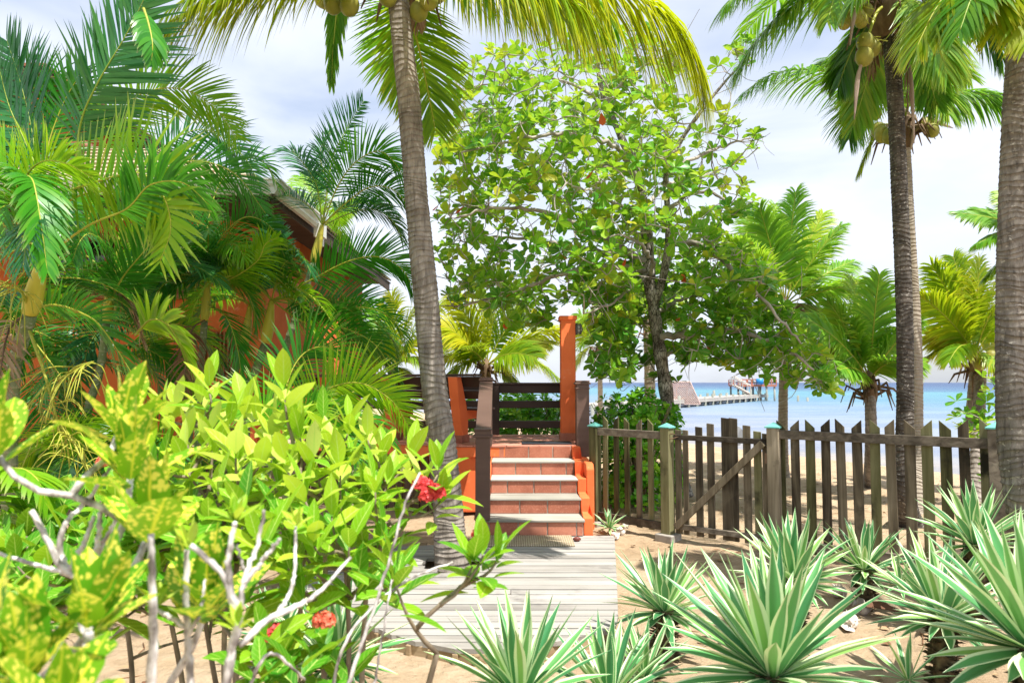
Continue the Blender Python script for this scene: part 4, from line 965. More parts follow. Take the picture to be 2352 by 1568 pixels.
# --- beach palms farther off: list of tips around each crown (u, v, dY)
def far_palm(name_label, cu, cv, Y, base, tips, tr=('coco_trunk_pale', .10, .075), leaf=CF, L=.75, n=62, nut=0, curve=None, bulge=.12, flare=1.7):
    b = hit(*base) if len(base) == 2 else ground_stick(P(*base))
    c = P(cu, cv, Y); root = empty('coconut_palm', b, name_label, 'palm tree', CP_)
    mids = [P(*m) for m in (curve or [])] or [b.lerp(c,.5)+XV*.05]
    palm_trunk(root, [b-ZV*.15]+mids+[c-ZV*.1], tr[1], tr[2], tr[0], flare, .3, 14, .075)
    fibre(root, c-ZV*.12, .13, .35, 18)
    for (u, v, dy) in tips:
        t = P(u, v, Y+dy); l = (t-c).length
        down = (t.z < c.z)
        add_frond(root, arc(c, t, bulge*(2.2 if down else 1)), leaf, L=L*min(1, .45+.25*l), n=int(n*1.35), droop=.9 if not down else 1.5, v=8, W=.017, nseg=3, roll=random.uniform(25,60)*(1 if RS.rand()<.5 else -1) if not down else 0)
    if nut: nuts(root, [c+Vector((random.uniform(-.35,.35),-.25+random.uniform(-.1,.1),random.uniform(-.35,0))) for _ in range(nut)], .11)
    return root
far_palm('slim coconut palm with tall upright fronds, leftmost on the beach right of the almond tree', 1802,700,13.6,(1797,1094),
  [(1828,440,.0),(1745,478,-.4),(1712,492,.8),(1890,490,.4),(1930,520,-.3),(1960,600,.5),(1668,545,-.6),(1700,610,.6),(2010,650,-.5),(1925,745,.4),(1690,770,.3),(1780,470,1.2),(1860,560,1.5),(1740,740,-.8),(1900,860,-.6),(1950,830,.3)], curve=[(1799,950,13.6)], n=70, bulge=.06, L=.72)
far_palm('short coconut palm with brown crown base right of the mooring posts', 1998,872,11.6,(1996,1117),
  [(1900,690,.2),(1955,640,.5),(2020,630,-.2),(2075,660,.6),(1850,730,-.4),(1880,800,.3),(2110,740,-.3),(2120,830,.2),(1925,850,-.8),(2060,830,-.9),(1990,690,1),(1840,800,.8)], curve=[(2001,1000,11.6)], tr=('coco_trunk_grey',.10,.085), L=.7, bulge=.1)
far_palm('curved coconut palm with nuts growing between the dark trunk and the right edge', 2240,815,12.4,(2236,1150),
  [(2140,610,.2),(2190,590,.6),(2250,600,-.2),(2300,620,.5),(2110,680,-.4),(2130,770,.3),(2345,690,-.3),(2350,790,.3),(2180,830,-.7),(2320,870,-.8),(2215,680,1.2),(2110,830,.5),(2290,700,-1)], curve=[(2252,860,12.4),(2228,1000,12.4)], tr=('coco_trunk_grey',.10,.08), nut=4, leaf=CY, L=.75, bulge=.1)
far_palm('yellowing coconut palm beyond the terrace railing in line with the newel', 1117,840,15.5,(1117,980,15.5),
  [(1040,680,0),(1100,640,.6),(1150,650,-.4),(1215,700,.5),(1000,740,-.5),(1285,870,-.3),(1260,790,.8),(985,850,.5),(1010,890,-.6),(1180,880,.3),(1060,800,-1),(1230,820,-1.2),(1020,770,1.2),(1300,760,.8)], leaf=CY, L=.95, n=64, bulge=.12)
far_palm('yellow coconut palm beyond the bench, second from the house', 902,850,17.5,(905,980,17.5),
  [(790,745,0),(840,690,.5),(900,680,-.4),(960,700,.6),(1010,760,-.3),(770,830,.4),(1000,850,-.5),(820,880,.6),(960,900,-.3),(860,770,-1),(940,790,1),(720,780,.8),(1040,690,1.4)], leaf=CY, L=1.0, n=64, bulge=.14)
far_palm('yellow coconut palm far behind the porch pillar, nearest the house', 790,870,21,(792,960,21),
  [(700,780,0),(760,740,.5),(820,750,-.4),(880,800,.6),(710,860,.4),(870,880,-.5)], leaf=CY, L=1.1, n=50, bulge=.14)
far_palm('coconut palm behind the orange pillar with fronds hanging under the almond tree', 1488,740,16.5,(1487,985,16.5),
  [(1400,700,.3),(1335,790,-.3),(1350,740,.6),(1440,640,.3),(1560,660,.4),(1600,740,-.5),(1620,820,.2),(1395,830,-.4),(1290,770,.2)], leaf=CF, L=.95, n=60, tr=('coco_trunk_pale',.14,.12))
far_palm('coconut palm rising behind the house roof', 742,520,19,(735,960,19),
  [(650,430,0),(690,405,.5),(720,400,-.4),(790,500,.6),(800,560,-.3),(650,480,.4),(820,470,-.5),(700,560,.6)], leaf=CF, L=1.0, n=50, bulge=.1)
far_palm('coconut palm whose crown is cut off by the right edge above the small trees', 2420,560,9.5,(2440,1150,9.5),
  [(2205,490,0),(2240,480,.5),(2245,560,-.3),(2300,440,.5),(2500,400,.3),(2580,520,0),(2260,640,.3),(2340,420,-.5)], leaf=CF, L=.62, n=60, bulge=.08)
far_palm('distant coconut palm left of the almond trunk beyond the railing', 1375,800,24,(1376,960,24),
  [(1300,760,0),(1330,720,.5),(1390,720,-.4),(1440,770,.6),(1320,840,.3),(1430,850,-.5)], leaf=CY, L=1.1, n=44, bulge=.14)
# ------------------------------------------------------------ almond tree
def inpoly(u, v, poly):
    c = False; n = len(poly)
    for k in range(n):
        (x1,y1),(x2,y2) = poly[k], poly[(k+1)%n]
        if (y1 > v) != (y2 > v) and u < (x2-x1)*(v-y1)/(y2-y1)+x1: c = not c
    return c
def rosettes(g, P0, D0, nl, L, W, el=(10,55), prof='obov', fold=.15, bend=-.35, nseg=5, mi=0, rndb=None, gap=0, wave=.0):
    B, D, N_, LL, WW, RR = [], [], [], [], [], []
    for k, (p, d) in enumerate(zip(P0, D0)):
        d = Vector(d).normalized(); a = d.orthogonal().normalized(); b = d.cross(a)
        m = nl if isinstance(nl, int) else random.randint(*nl); ph = random.uniform(0,6.28); rb = rndb[k] if rndb is not None else random.random()
        for q in range(m):
            t = ph+q*2.399; r_ = a*math.cos(t)+b*math.sin(t)
            e = R(el[0]+(el[1]-el[0])*(q/(max(m-1,1)))+random.uniform(-12,12))
            dd = r_*math.cos(e)+d*math.sin(e)
            nn = d*math.cos(e)-r_*math.sin(e)
            sc = random.uniform(.7,1.1)*(1-.25*q/m)
            B.append(p+Vector(d)*(q*gap)+r_*.006); D.append(dd); N_.append(nn+Vector((random.uniform(-.25,.25),random.uniform(-.25,.25),random.uniform(-.1,.25)))); LL.append(L*sc); WW.append(W*sc*random.uniform(.85,1.1)); RR.append(min(1,max(0,rb*.65+random.random()*.4)))
    leaves(g, [tuple(x) for x in B], [tuple(x) for x in D], [tuple(x) for x in N_], np.array(LL), np.array(WW), (0,0,bend), fold, prof, nseg, (-1,-.5,0,.5,1) if wave else (-1,0,1), np.array(RR), mi, wave=wave)
YT = 9.3
tb = hit(1566,1140); YT = tb.y
al = empty('almond_tree', tb, 'large sea almond tree with a pale mottled trunk and spreading crown behind the gate', 'tree')
main = [(1566,1140,0),(1552,1060,0),(1543,1000,0),(1530,900,0),(1513,790,0),(1500,700,0),(1490,640,0)]
def PY(l): return [P(u,v,YT+dy) for u,v,dy in l]
BR = [ # polyline, start radius, end radius
 (PY(main), .155, .115),
 (PY([(1490,640,0),(1487,560,.05),(1478,480,.1),(1462,400,.15),(1420,300,.2),(1385,220,.2),(1370,130,.2)]), .105, .03),
 (PY([(1500,700,0),(1522,640,-.1),(1535,560,-.2),(1533,480,-.2),(1531,390,-.3),(1560,330,-.3),(1600,270,-.4),(1655,200,-.4),(1700,150,-.5)]), .07, .014),
 (PY([(1482,600,0),(1440,578,-.4),(1374,538,-.9),(1272,492,-1.3),(1146,477,-1.6),(1050,500,-1.7)]), .055, .014),
 (PY([(1486,610,0),(1445,589,.3),(1323,569,.6),(1146,543,.9),(1069,558,1.0)]), .05, .014),
 (PY([(1488,620,0),(1435,614,-.3),(1323,619,-.6),(1222,655,-.8),(1120,685,-1.0),(1044,705,-1.1)]), .05, .012),
 (PY([(1474,440,.1),(1425,345,-.3),(1340,315,-.8),(1272,310,-1.1),(1146,330,-1.4),(1060,350,-1.6)]), .045, .012),
 (PY([(1462,400,.1),(1400,380,.5),(1300,400,1.0),(1180,410,1.3),(1080,420,1.5)]), .04, .012),
 (PY([(1430,320,.2),(1370,230,.4),(1270,180,.6),(1160,190,.8),(1080,200,1)]), .035, .01),
 (PY([(1533,480,-.2),(1597,440,-.6),(1660,455,-.9),(1720,490,-1.0)]), .035, .01),
 (PY([(1531,400,-.3),(1600,360,-.1),(1680,330,.3),(1750,310,.5)]), .035, .01),
 (PY([(1535,560,-.2),(1600,560,-.5),(1650,590,-.8),(1724,655,-1.1),(1780,720,-1.3),(1840,790,-1.4)]), .05, .012),
 (PY([(1513,775,0),(1560,768,-.3),(1640,758,-.6),(1720,765,-.9),(1800,800,-1.1),(1870,850,-1.2)]), .06, .012),
 (PY([(1508,745,0),(1460,740,.5),(1400,760,1.0),(1370,800,1.2)]), .035, .01),
 (PY([(1520,820,0),(1570,800,.6),(1640,810,1.1),(1700,830,1.4)]), .035, .01),
 (PY([(1505,720,0),(1560,690,.6),(1640,670,1.2),(1700,680,1.5)]), .04, .01),
 (PY([(1490,630,0),(1450,660,-.7),(1400,700,-1.2),(1340,720,-1.5)]), .035, .01),
 (PY([(1392,240,.2),(1440,180,.0),(1520,130,-.3),(1600,110,-.5)]), .03, .01),
 (PY([(1490,640,0),(1500,600,-.6),(1470,560,-1.2),(1430,540,-1.7)]), .035, .012),
 (PY([(1478,480,.1),(1420,470,-.7),(1350,440,-1.4),(1300,420,-1.8)]), .035, .01),
 (PY([(1478,480,.1),(1540,420,.7),(1600,400,1.2),(1660,400,1.5)]), .035, .01),
]
g = G(); g.tube(spline(BR[0][0], 60), np.linspace(.118,.085,60)*(1+.09*np.sin(np.arange(60)*.7))+np.exp(-np.arange(60)/4)*.06, 18)
for pl_, r0, r1 in BR[1:3]: g.tube(spline(pl_, 50), np.linspace(r0,r1,50)*(1+.06*np.sin(np.arange(50)*.9)), 12)
g.build('trunk', 'almond_bark', al)
g = G(); nodes = []; 
for k, (pl_, r0, r1) in enumerate(BR):
    n_ = int(sum((pl_[i+1]-pl_[i]).length for i in range(len(pl_)-1))/.10)+3
    C = spline(pl_, n_); 
    if k > 2:
        C[1:-1] += RS.randn(n_-2,3)*.012; g.tube(C, np.linspace(r0,r1,n_)**1.0, 8)
    if k > 0: nodes += [c for c in C[int(n_*(.2 if k<3 else .15)):]]
crown_poly = [(1003,420),(1010,330),(1022,258),(1040,190),(1060,140),(1130,88),(1210,110),(1290,95),(1360,62),(1450,60),(1560,90),(1650,85),(1700,75),(1740,120),(1650,215),(1690,280),(1765,318),(1760,345),(1700,350),(1745,400),(1740,470),(1690,500),(1650,520),(1660,560),(1720,570),(1765,620),(1800,690),(1850,760),(1900,820),(1935,885),(1890,912),(1855,870),(1800,880),(1740,850),(1690,855),(1600,830),(1560,880),(1500,870),(1470,830),(1420,880),(1370,870),(1352,800),(1335,755),(1260,745),(1180,750),(1120,700),(1040,700),(1010,650),(1003,560)]
att = []; tries = 0
while len(att) < 1300 and tries < 60000:
    tries += 1
    u, v = random.uniform(1000,1940), random.uniform(60,915)
    if not inpoly(u, v, crown_poly): continue
    # sparse, twiggy zones let the sky show
    if v < 250 and random.random() < .45: continue
    if u > 1560 and v < 520 and random.random() < .66: continue
    if 1000 < u < 1330 and 470 < v < 620 and random.random() < .35: continue
    if u > 1340 and v > 620 and random.random() < .0: continue
    e = max(0, 1-((u-1440)/520)**2)*max(.12, 1-((v-480)/480)**2)
    dmax = .4+1.9*math.sqrt(e)
    dy = random.uniform(-dmax, dmax)
    if v > 700: dy = random.uniform(-1.2, 1.0)
    if 1455 < u < 1570 and v > 560 and dy < .15: continue
    if 1262 < u < 1360 and v > 700: continue
    p = P(u, v, YT+dy)
    p = P(u + (u-1440)*0, v, YT+dy)
    att.append(p)
# extra density low right, as in the photograph
for _ in range(230):
    while True:
        u, v = random.uniform(1340,1930), random.uniform(600,905)
        if inpoly(u, v, crown_poly): break
    dy = random.uniform(-1.3,.6)
    if 1465 < u < 1560 and dy < .15: dy = .2+.4*random.random()
    att.append(P(u, v, YT+dy))
nodes = np.array(nodes); A0 = np.array([tuple(a) for a in att])
dist = np.array([np.min(np.linalg.norm(nodes-a, axis=1)) for a in A0]); order = np.argsort(dist)
tips, tdir = [], []
for i in order:
    a = A0[i]; dd = np.linalg.norm(nodes-a, axis=1); j = int(np.argmin(dd)); s0 = nodes[j]; L_ = dd[j]
    if L_ > 1.7: continue
    n_ = max(4, int(L_/.07)); m1 = s0*.6+a*.4+RS.randn(3)*.09*L_+np.array([0,0,-.05*L_]); m2 = s0*.25+a*.75+RS.randn(3)*.10*L_
    C = spline([s0,m1,m2,a], n_); r0 = .007+.010*min(L_,1.2)
    g.tube(C, np.linspace(r0,.0045,n_), 5, mi=0, cap=False)
    nodes = np.vstack([nodes, C[1::2]]); tips.append(Vector(a)); d = Vector(C[-1]-C[-2]).normalized(); tdir.append(d*.5+ZV*.7+Vector(RS.randn(3)*.25))
# bare twigs
for _ in range(800):
    j = RS.randint(len(nodes)); s0 = nodes[j]; e_ = s0+RS.randn(3)*.26+np.array([0,-.06,.05])
    g.tube(spline([s0,(s0+e_)/2+RS.randn(3)*.05,e_],6), np.linspace(.0065,.003,6), 4, cap=False)
g.build('branches', 'twig_bark', al)
g = G(); 
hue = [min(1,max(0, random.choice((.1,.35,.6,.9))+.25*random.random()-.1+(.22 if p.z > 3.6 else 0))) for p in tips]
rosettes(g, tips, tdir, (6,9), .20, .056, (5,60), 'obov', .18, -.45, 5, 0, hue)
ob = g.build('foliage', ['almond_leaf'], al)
g = G(); idx = [random.randrange(len(tips)) for _ in range(26)]
rosettes(g, [tips[i]-ZV*.03 for i in idx], [-ZV+Vector(RS.randn(3)*.4) for i in idx], 1, .16, .045, (30,60), 'obov', .3, -.5, 5)
g.build('red_leaves', 'almond_red', al)

# small almond sprig behind the right end of the fence
sb = hit(2330,1160)
s2 = empty('almond_sapling', sb, 'young sea almond with yellow green leaves behind the right end of the fence', 'tree')
g = G(); tp = []
for q in (((2330,1150),(2300,1020),(2250,960),(2190,940)),((2330,1150),(2320,1000),(2290,900),(2270,860)),((2310,1040),(2270,985),(2220,1000)),((2330,1150),(2290,1090),(2262,1060)),((2330,1150),(2345,960),(2350,900))):
    C = spline([P(u,v,8.2) for u,v in q], 14); g.tube(C, np.linspace(.014,.004,14), 6)
    for _ in range(13): c_ = C[RS.randint(5,14)]; tp.append(Vector(c_)+Vector(RS.randn(3)*.10))
g.build('stem', 'twig_bark', s2); g = G(); rosettes(g, tp, [ZV+Vector(RS.randn(3)*.4) for _ in tp], (5,7), .15, .042, (5,50), 'obov', .15, -.4, 4, 0, [random.uniform(.2,1) for _ in tp]); g.build('foliage', 'almond_leaf', s2)

# ------------------------------------------------------------ hedge shrubs beyond the terrace and fence
def hedge(label, boxes, n, name='hedge_shrub', L=.13, W=.036, mat='hedge_leaf'):
    c = Vector(((boxes[0][0]+boxes[0][1])/2,(boxes[0][2]+boxes[0][3])/2,-.1)); root = empty(name, c, label, 'shrub', 'green hedge shrubs beyond the terrace')
    tips, dirs = [], []; g = G()
    V_ = [ (b[1]-b[0])*(b[3]-b[2])*b[4] for b in boxes]; tot = sum(V_)
    for b, vv in zip(boxes, V_):
        x0,x1,y0_,y1_,h = b; cx_, cy_ = (x0+x1)/2, (y0_+y1_)/2
        for _ in range(int(n*vv/tot)):
            # on a bumpy dome surface more than inside
            a = RS.randn(3); a[2] = abs(a[2]); a /= np.linalg.norm(a); s_ = random.uniform(.72,1.03)
            k = 1/max(abs(a[0]),abs(a[1]),abs(a[2]))**.6*.95
            p = Vector((cx_+a[0]*(x1-x0)/2*s_*k, cy_+a[1]*(y1_-y0_)/2*s_*k, -.1+max(.02,(a[2]*h*s_*k)*(1+.13*MN.noise(Vector((cx_+a[0]*3,a[1]*3,a[2]*3)))))))
            if a[2] < .5 and random.random() < .6: p.z = -.1+random.uniform(.05,h*.85)
            tips.append(p); dirs.append(Vector((a[0],a[1],a[2]+.7))+Vector(RS.randn(3)*.25))
        for _ in range(26):
            x_, y_ = random.uniform(x0,x1), random.uniform(y0_,y1_); g.tube(spline([(cx_+(x_-cx_)*.3,cy_+(y_-cy_)*.3,-.15),((x_+cx_)/2,(y_+cy_)/2,h*.4),(x_,y_,h*.8)],8), np.linspace(.015,.005,8), 5)
    g.build('stems', 'shrub_stem', root)
    g = G(); rosettes(g, tips, dirs, (6,9), L, W, (5,60), 'obov', .15, -.35, 4, 0); g.build('foliage', mat, root)
hedge('dense glossy hedge shrub seen through the terrace railing', [(-1.0,.9,11.2,13.0,1.62),(-.2,1.2,11.1,12.6,1.55)], 620)
hedge('bushy bright green shrub behind the short fence panel', [(1.15,2.45,9.3,10.9,1.60),(1.3,2.1,9.0,10.1,1.1)], 560)
# ------------------------------------------------------------ areca palm clumps in front of the house
AG = 'areca palm clumps in front of the house'
AL = ('areca_leaf','rachis_yellow'); AB = ('areca_bright','rachis_yellow'); AU = ('areca_blue','rachis_green'); AD = ('dry_leaf','fibre')
def areca(label, stems, fronds, fill, seed):
    random.seed(seed); RS.seed(seed)
    b0 = stems[0][0][0]; b0 = P(*b0); root = empty('areca_palm', (b0.x,b0.y,-.1), label, 'palm tree', AG)
    for pts, r0, r1, shaft in stems:
        C = [P(*q) for q in pts]; C[0] = Vector((C[0].x, C[0].y, min(C[0].z, -.12)))
        L = sum((C[i+1]-C[i]).length for i in range(len(C)-1)); nr = max(6,int(L/.085)); S = spline(C, nr*2+1); t = np.linspace(0,1,nr*2+1)
        PP, RR, AA = [], [], []
        for k in range(nr):
            a, b = S[2*k], S[2*k+2]; q = RS.rand()
            for f, m, gp in ((0,1.10,0.),(.1,1.04,.2),(.9,.97,1.)):
                PP.append(a*(1-f)+b*f); RR.append((r0+(r1-r0)*t[2*k])*m); AA.append((t[2*k],gp,q))
        g = G(); g.tube(np.array(PP), np.array(RR), 12, attr=np.array(AA)); g.build('stem', 'areca_stem', root)
        if shaft:
            S = [P(*q) for q in shaft]; g = G(); C2 = spline(S, 14); g.tube(C2, np.array([1,1.25,1.35,1.4,1.38,1.34,1.28,1.2,1.1,1.0,.9,.8,.7,.55])*r1*1.02, 14); g.build('crownshaft', 'crownshaft', root)
    for pts, m, kw in fronds:
        k = dict(L=.38, n=58, W=.0075, jit=.05, droop=.5, v=18, roll=60, rr=.009, nseg=5, fwd=(30,62), curl=0, petiole=.12); k.update(kw)
        add_frond(root, Q(*pts), m, **k)
    for (u, v, D, n, L, el, azs) in fill:
        c = P(u, v, D)
        for _ in range(n):
            az = random.uniform(*azs); add_frond(root, arc3(c, R(az), R(random.uniform(*el)), L*random.uniform(.8,1.15), R(random.uniform(80,135))), random.choice((AL,AL,AL,AB,AU)),
                L=.36, n=48, W=.0068, curl=-.3, jit=.06, droop=.6, v=22, roll=random.uniform(-50,50), rr=.008, nseg=4, petiole=.2)
    return root
areca('areca palm clump with a thick yellow crownshaft, farthest left in front of the orange wall', [
  (((32,1060,4.9),(28,903,4.8),(46,797,4.7),(70,720,4.6)), .048, .042, ((68,722,4.6),(85,650,4.55),(102,583,4.5))),
  (((165,1110,6.0),(195,980,6.0),(228,857,6.0),(245,740,6.0)), .04, .03, ((245,740,6.0),(252,680,6),(262,620,6))),
  (((118,1110,6.4),(135,1020,6.4),(145,960,6.4)), .03, .025, None),
 ], [
  (((170,420,4.7),(185,285,4.6),(225,190,4.5),(290,80,4.45),(335,-10,4.4)), AU, dict(L=.56, roll=72, n=70, W=.010, droop=.12, fwd=(28,50), petiole=.2)),
  (((60,720,4.6),(20,760,4.5),(0,860,4.4),(-5,930,4.4)), AD, dict(L=.25, n=34, W=.007, droop=1.8, v=0, roll=40, miss=.25, curl=.6, jit=.35)),
  (((255,660,5.9),(300,700,5.8),(330,790,5.8)), AD, dict(L=.28, n=34, W=.007, droop=1.8, v=0, roll=40, miss=.25, curl=.6, jit=.35)),
  (((150,440,4.4),(230,415,4.2),(310,397,4.05),(352,418,4.0),(382,465,3.95),(392,530,3.95),(368,600,3.95)), AB, dict(L=.50, roll=80, n=56, W=.0135, droop=.22, petiole=.05, fwd=(8,36), v=8)),
  (((105,590,4.4),(200,520,4.2),(290,480,4.0),(345,425,3.9),(420,420,3.8),(480,470,3.8)), AL, dict(L=.36, roll=50, petiole=.5)),
  (((102,583,4.6),(120,480,4.8),(60,330,5.0),(20,240,5.1),(-10,120,5.1)), AU, dict(L=.42, roll=75, droop=.25, petiole=.35)),
  (((100,560,5.0),(78,330,5.2),(50,200,5.3),(15,90,5.3)), AU, dict(L=.55, roll=78, droop=.1, petiole=.4, W=.011, fwd=(28,50))),
  (((110,560,5.2),(105,370,5.4),(140,250,5.5),(190,160,5.5)), AL, dict(L=.5, roll=75, droop=.3, petiole=.4)),
  (((60,560,5.4),(0,380,5.5),(40,250,5.6),(110,180,5.6),(170,190,5.6)), AL, dict(L=.5, roll=65, droop=.4, petiole=.3)),
  (((102,583,4.5),(60,430,4.3),(90,375,4.1),(150,375,4.0),(215,410,3.95)), AB, dict(L=.34, roll=60, droop=.3, petiole=.3)),
  (((95,580,4.4),(40,430,4.1),(72,410,3.9),(92,500,3.8),(108,620,3.75)), AL, dict(L=.28, roll=10, droop=.7, petiole=.3, W=.012)),
  (((100,580,4.5),(30,430,4.3),(-20,370,4.2),(-60,380,4.1)), AB, dict(L=.42, roll=60, droop=.3, petiole=.3)),
  (((330,20,4.2),(341,55,4.15),(350,100,4.1),(348,140,4.1)), AL, dict(L=.20, roll=5, n=26, droop=1.2, v=0, W=.012)),
  (((262,620,6),(290,480,6.1),(360,400,6.2),(450,370,6.2),(540,400,6.1),(610,490,6.0)), AL, dict(L=.46, n=70, roll=60, droop=.4, petiole=.3)),
  (((262,620,6),(300,420,6.4),(400,320,6.6),(480,300,6.7),(560,360,6.7),(600,430,6.6)), AU, dict(L=.46, n=64, roll=62, droop=.3, petiole=.4)),
  (((200,520,5.4),(225,400,5.4),(265,290,5.4),(310,225,5.4),(375,203,5.4),(440,212,5.4),(500,255,5.4),(545,320,5.4)), AB, dict(L=.42, n=84, roll=66, droop=.35, fwd=(30,50), petiole=.3)),
  (((250,700,5.8),(280,640,5.7),(320,590,5.6),(365,540,5.6),(400,520,5.6)), AL, dict(L=.42, roll=45, droop=.4)),
  (((262,640,5.9),(240,560,5.7),(180,520,5.5),(110,540,5.3),(60,600,5.2)), AL, dict(L=.42, roll=50, droop=.5)),
  (((60,720,5.0),(120,700,4.9),(190,720,4.8),(240,760,4.8),(330,900,4.8)), AL, dict(L=.36, roll=60, droop=.6)),
  (((60,760,4.9),(130,850,4.8),(160,900,4.8)), AL, dict(L=.22, roll=60, n=24)),
  (((310,770,5.2),(345,735,5.1),(385,745,5.0),(420,800,4.95),(440,850,4.95)), AB, dict(L=.34, roll=62, droop=.5, n=44, W=.016)),
  (((100,590,4.5),(150,470,4.4),(250,440,4.3),(330,480,4.25),(380,600,4.2)), AL, dict(L=.38, roll=30, droop=.9)),
 ], [(102,590,4.55,5,1.1,(20,75),(150,400)), (255,640,6.0,7,1.3,(15,70),(140,400)), (400,640,6.4,4,1.1,(0,50),(150,400)), (-40,700,5.2,6,1.3,(10,70),(-60,80)),(60,560,5.6,4,1.1,(30,80),(0,360)), (245,800,6.6,6,1.1,(-10,50),(150,400)), (60,860,6.4,6,1.1,(-10,50),(120,400)), (330,760,6.9,8,1.2,(-5,60),(0,360)), (20,760,6.6,7,1.2,(0,60),(0,360))], 31)
areca('slender areca palm clump second from the left, with bare stems before the orange wall', [
  (((455,1100,6.6),(458,886,6.6),(465,800,6.6),(470,735,6.6)), .038, .03, ((470,735,6.6),(474,690,6.6),(478,640,6.6))),
  (((420,1100,7.0),(440,960,7.0),(452,860,7.0)), .03, .025, None),
 ], [
  (((470,735,6.5),(440,760,6.4),(425,850,6.3),(420,940,6.3)), AD, dict(L=.3, n=34, W=.007, droop=1.8, v=0, roll=40, miss=.25, curl=.6, jit=.35)),
  (((478,640,6.6),(470,560,6.5),(430,480,6.4),(380,470,6.3),(340,520,6.2)), AL, dict(L=.45)),
  (((478,640,6.6),(500,560,6.5),(560,500,6.3),(620,520,6.2),(655,590,6.1)), AL, dict(L=.42, roll=55)),
  (((478,650,6.6),(530,640,6.3),(590,600,6.1),(610,560,6.0),(640,545,5.9)), AB, dict(L=.36, roll=45, droop=.7)),
  (((470,660,6.6),(420,640,6.4),(370,660,6.2),(330,740,6.1)), AL, dict(L=.42, roll=50)),
  (((475,650,6.6),(480,500,6.8),(520,400,7.0),(600,370,7.0),(640,430,7.0)), AL, dict(L=.42, roll=60)),
  (((480,700,6.4),(520,730,6.2),(545,800,6.1),(555,870,6.1)), AL, dict(L=.36, roll=20, droop=.4)),
 ], [(476,650,6.6,8,1.1,(20,70),(150,400)), (500,600,7.2,6,1.2,(10,50),(120,300))], 32)
areca('areca palm clump with paired yellow green stems in the middle before the arched wall', [
  (((508,1040,6.9),(512,932,6.9),(535,860,6.9),(560,795,6.9)), .042, .034, ((560,795,6.9),(568,750,6.9),(575,700,6.9))),
  (((560,1060,6.8),(567,921,6.8),(588,850,6.8),(610,788,6.8)), .05, .04, ((610,788,6.8),(618,740,6.8),(624,690,6.8))),
 ], [
  (((610,790,6.7),(640,820,6.6),(650,900,6.5)), AD, dict(L=.28, n=34, W=.007, droop=1.8, v=0, roll=40, miss=.25, curl=.6, jit=.35)),
  (((575,700,6.9),(590,640,6.9),(625,570,6.9),(628,510,6.9)), AU, dict(L=.34, roll=60, droop=.2, n=56, W=.016)),
  (((624,690,6.8),(640,650,6.6),(700,670,6.4),(750,720,6.3),(785,800,6.2)), AB, dict(L=.42, roll=45, droop=.9)),
  (((624,690,6.8),(680,690,6.5),(720,760,6.3),(745,830,6.2),(750,860,6.2)), AB, dict(L=.44, roll=40, droop=.9)),
  (((624,690,6.8),(720,640,6.7),(800,600,6.6),(870,590,6.5),(925,620,6.5),(962,690,6.5)), AL, dict(L=.42, n=80, roll=62, droop=.3, petiole=.25)),
  (((624,690,6.8),(700,740,6.6),(780,750,6.5),(860,790,6.4),(910,870,6.4)), AL, dict(L=.48, n=70, roll=50, droop=.7)),
  (((610,700,6.8),(560,620,6.6),(600,580,6.4),(660,570,6.2),(700,600,6.2)), AB, dict(L=.36, roll=50, droop=.9)),
  (((624,690,7.0),(700,700,7.2),(770,690,7.4),(840,700,7.5),(880,770,7.5)), AU, dict(L=.42, n=60, roll=60, droop=.3)),
 ], [(624,690,6.8,7,1.2,(20,65),(180,400)), (575,700,6.9,4,1.0,(25,60),(140,300)), (740,740,7.2,4,1.1,(0,50),(270,400))], 33)
areca('single tall areca palm with bluish fronds beside the white gutter', [
  (((610,1040,7.4),(627,921,7.4),(655,802,7.4),(690,700,7.4),(722,600,7.4)), .042, .036, ((720,604,7.4),(731,560,7.4),(740,517,7.4))),
 ], [
  (((740,517,7.4),(728,430,7.4),(700,380,7.4),(672,350,7.4),(645,345,7.4)), AU, dict(L=.36, roll=40, droop=.9, n=44, petiole=.35)),
  (((742,515,7.4),(752,440,7.5),(765,360,7.6),(800,290,7.7),(835,232,7.8)), AU, dict(L=.42, roll=70, droop=.1, n=64, fwd=(25,45), petiole=.25)),
  (((742,515,7.4),(775,430,7.3),(820,370,7.2),(880,350,7.1),(940,420,7.1)), AL, dict(L=.46, roll=55, droop=.6, n=66, petiole=.2)),
  (((742,515,7.4),(790,470,7.4),(850,430,7.3),(910,440,7.2),(960,510,7.2)), AL, dict(L=.42, roll=50, droop=.9, n=54, petiole=.3)),
  (((745,518,7.4),(790,495,7.5),(850,480,7.6),(900,505,7.6),(930,560,7.6)), AU, dict(L=.36, roll=20, droop=.9, n=50, petiole=.3)),
  (((740,515,7.5),(750,430,7.9),(735,350,8.1),(760,300,8.2)), AL, dict(L=.4, roll=40, droop=.4, n=44, petiole=.3)),
 ], [(741,517,7.4,3,1.3,(40,75),(20,160))], 34)
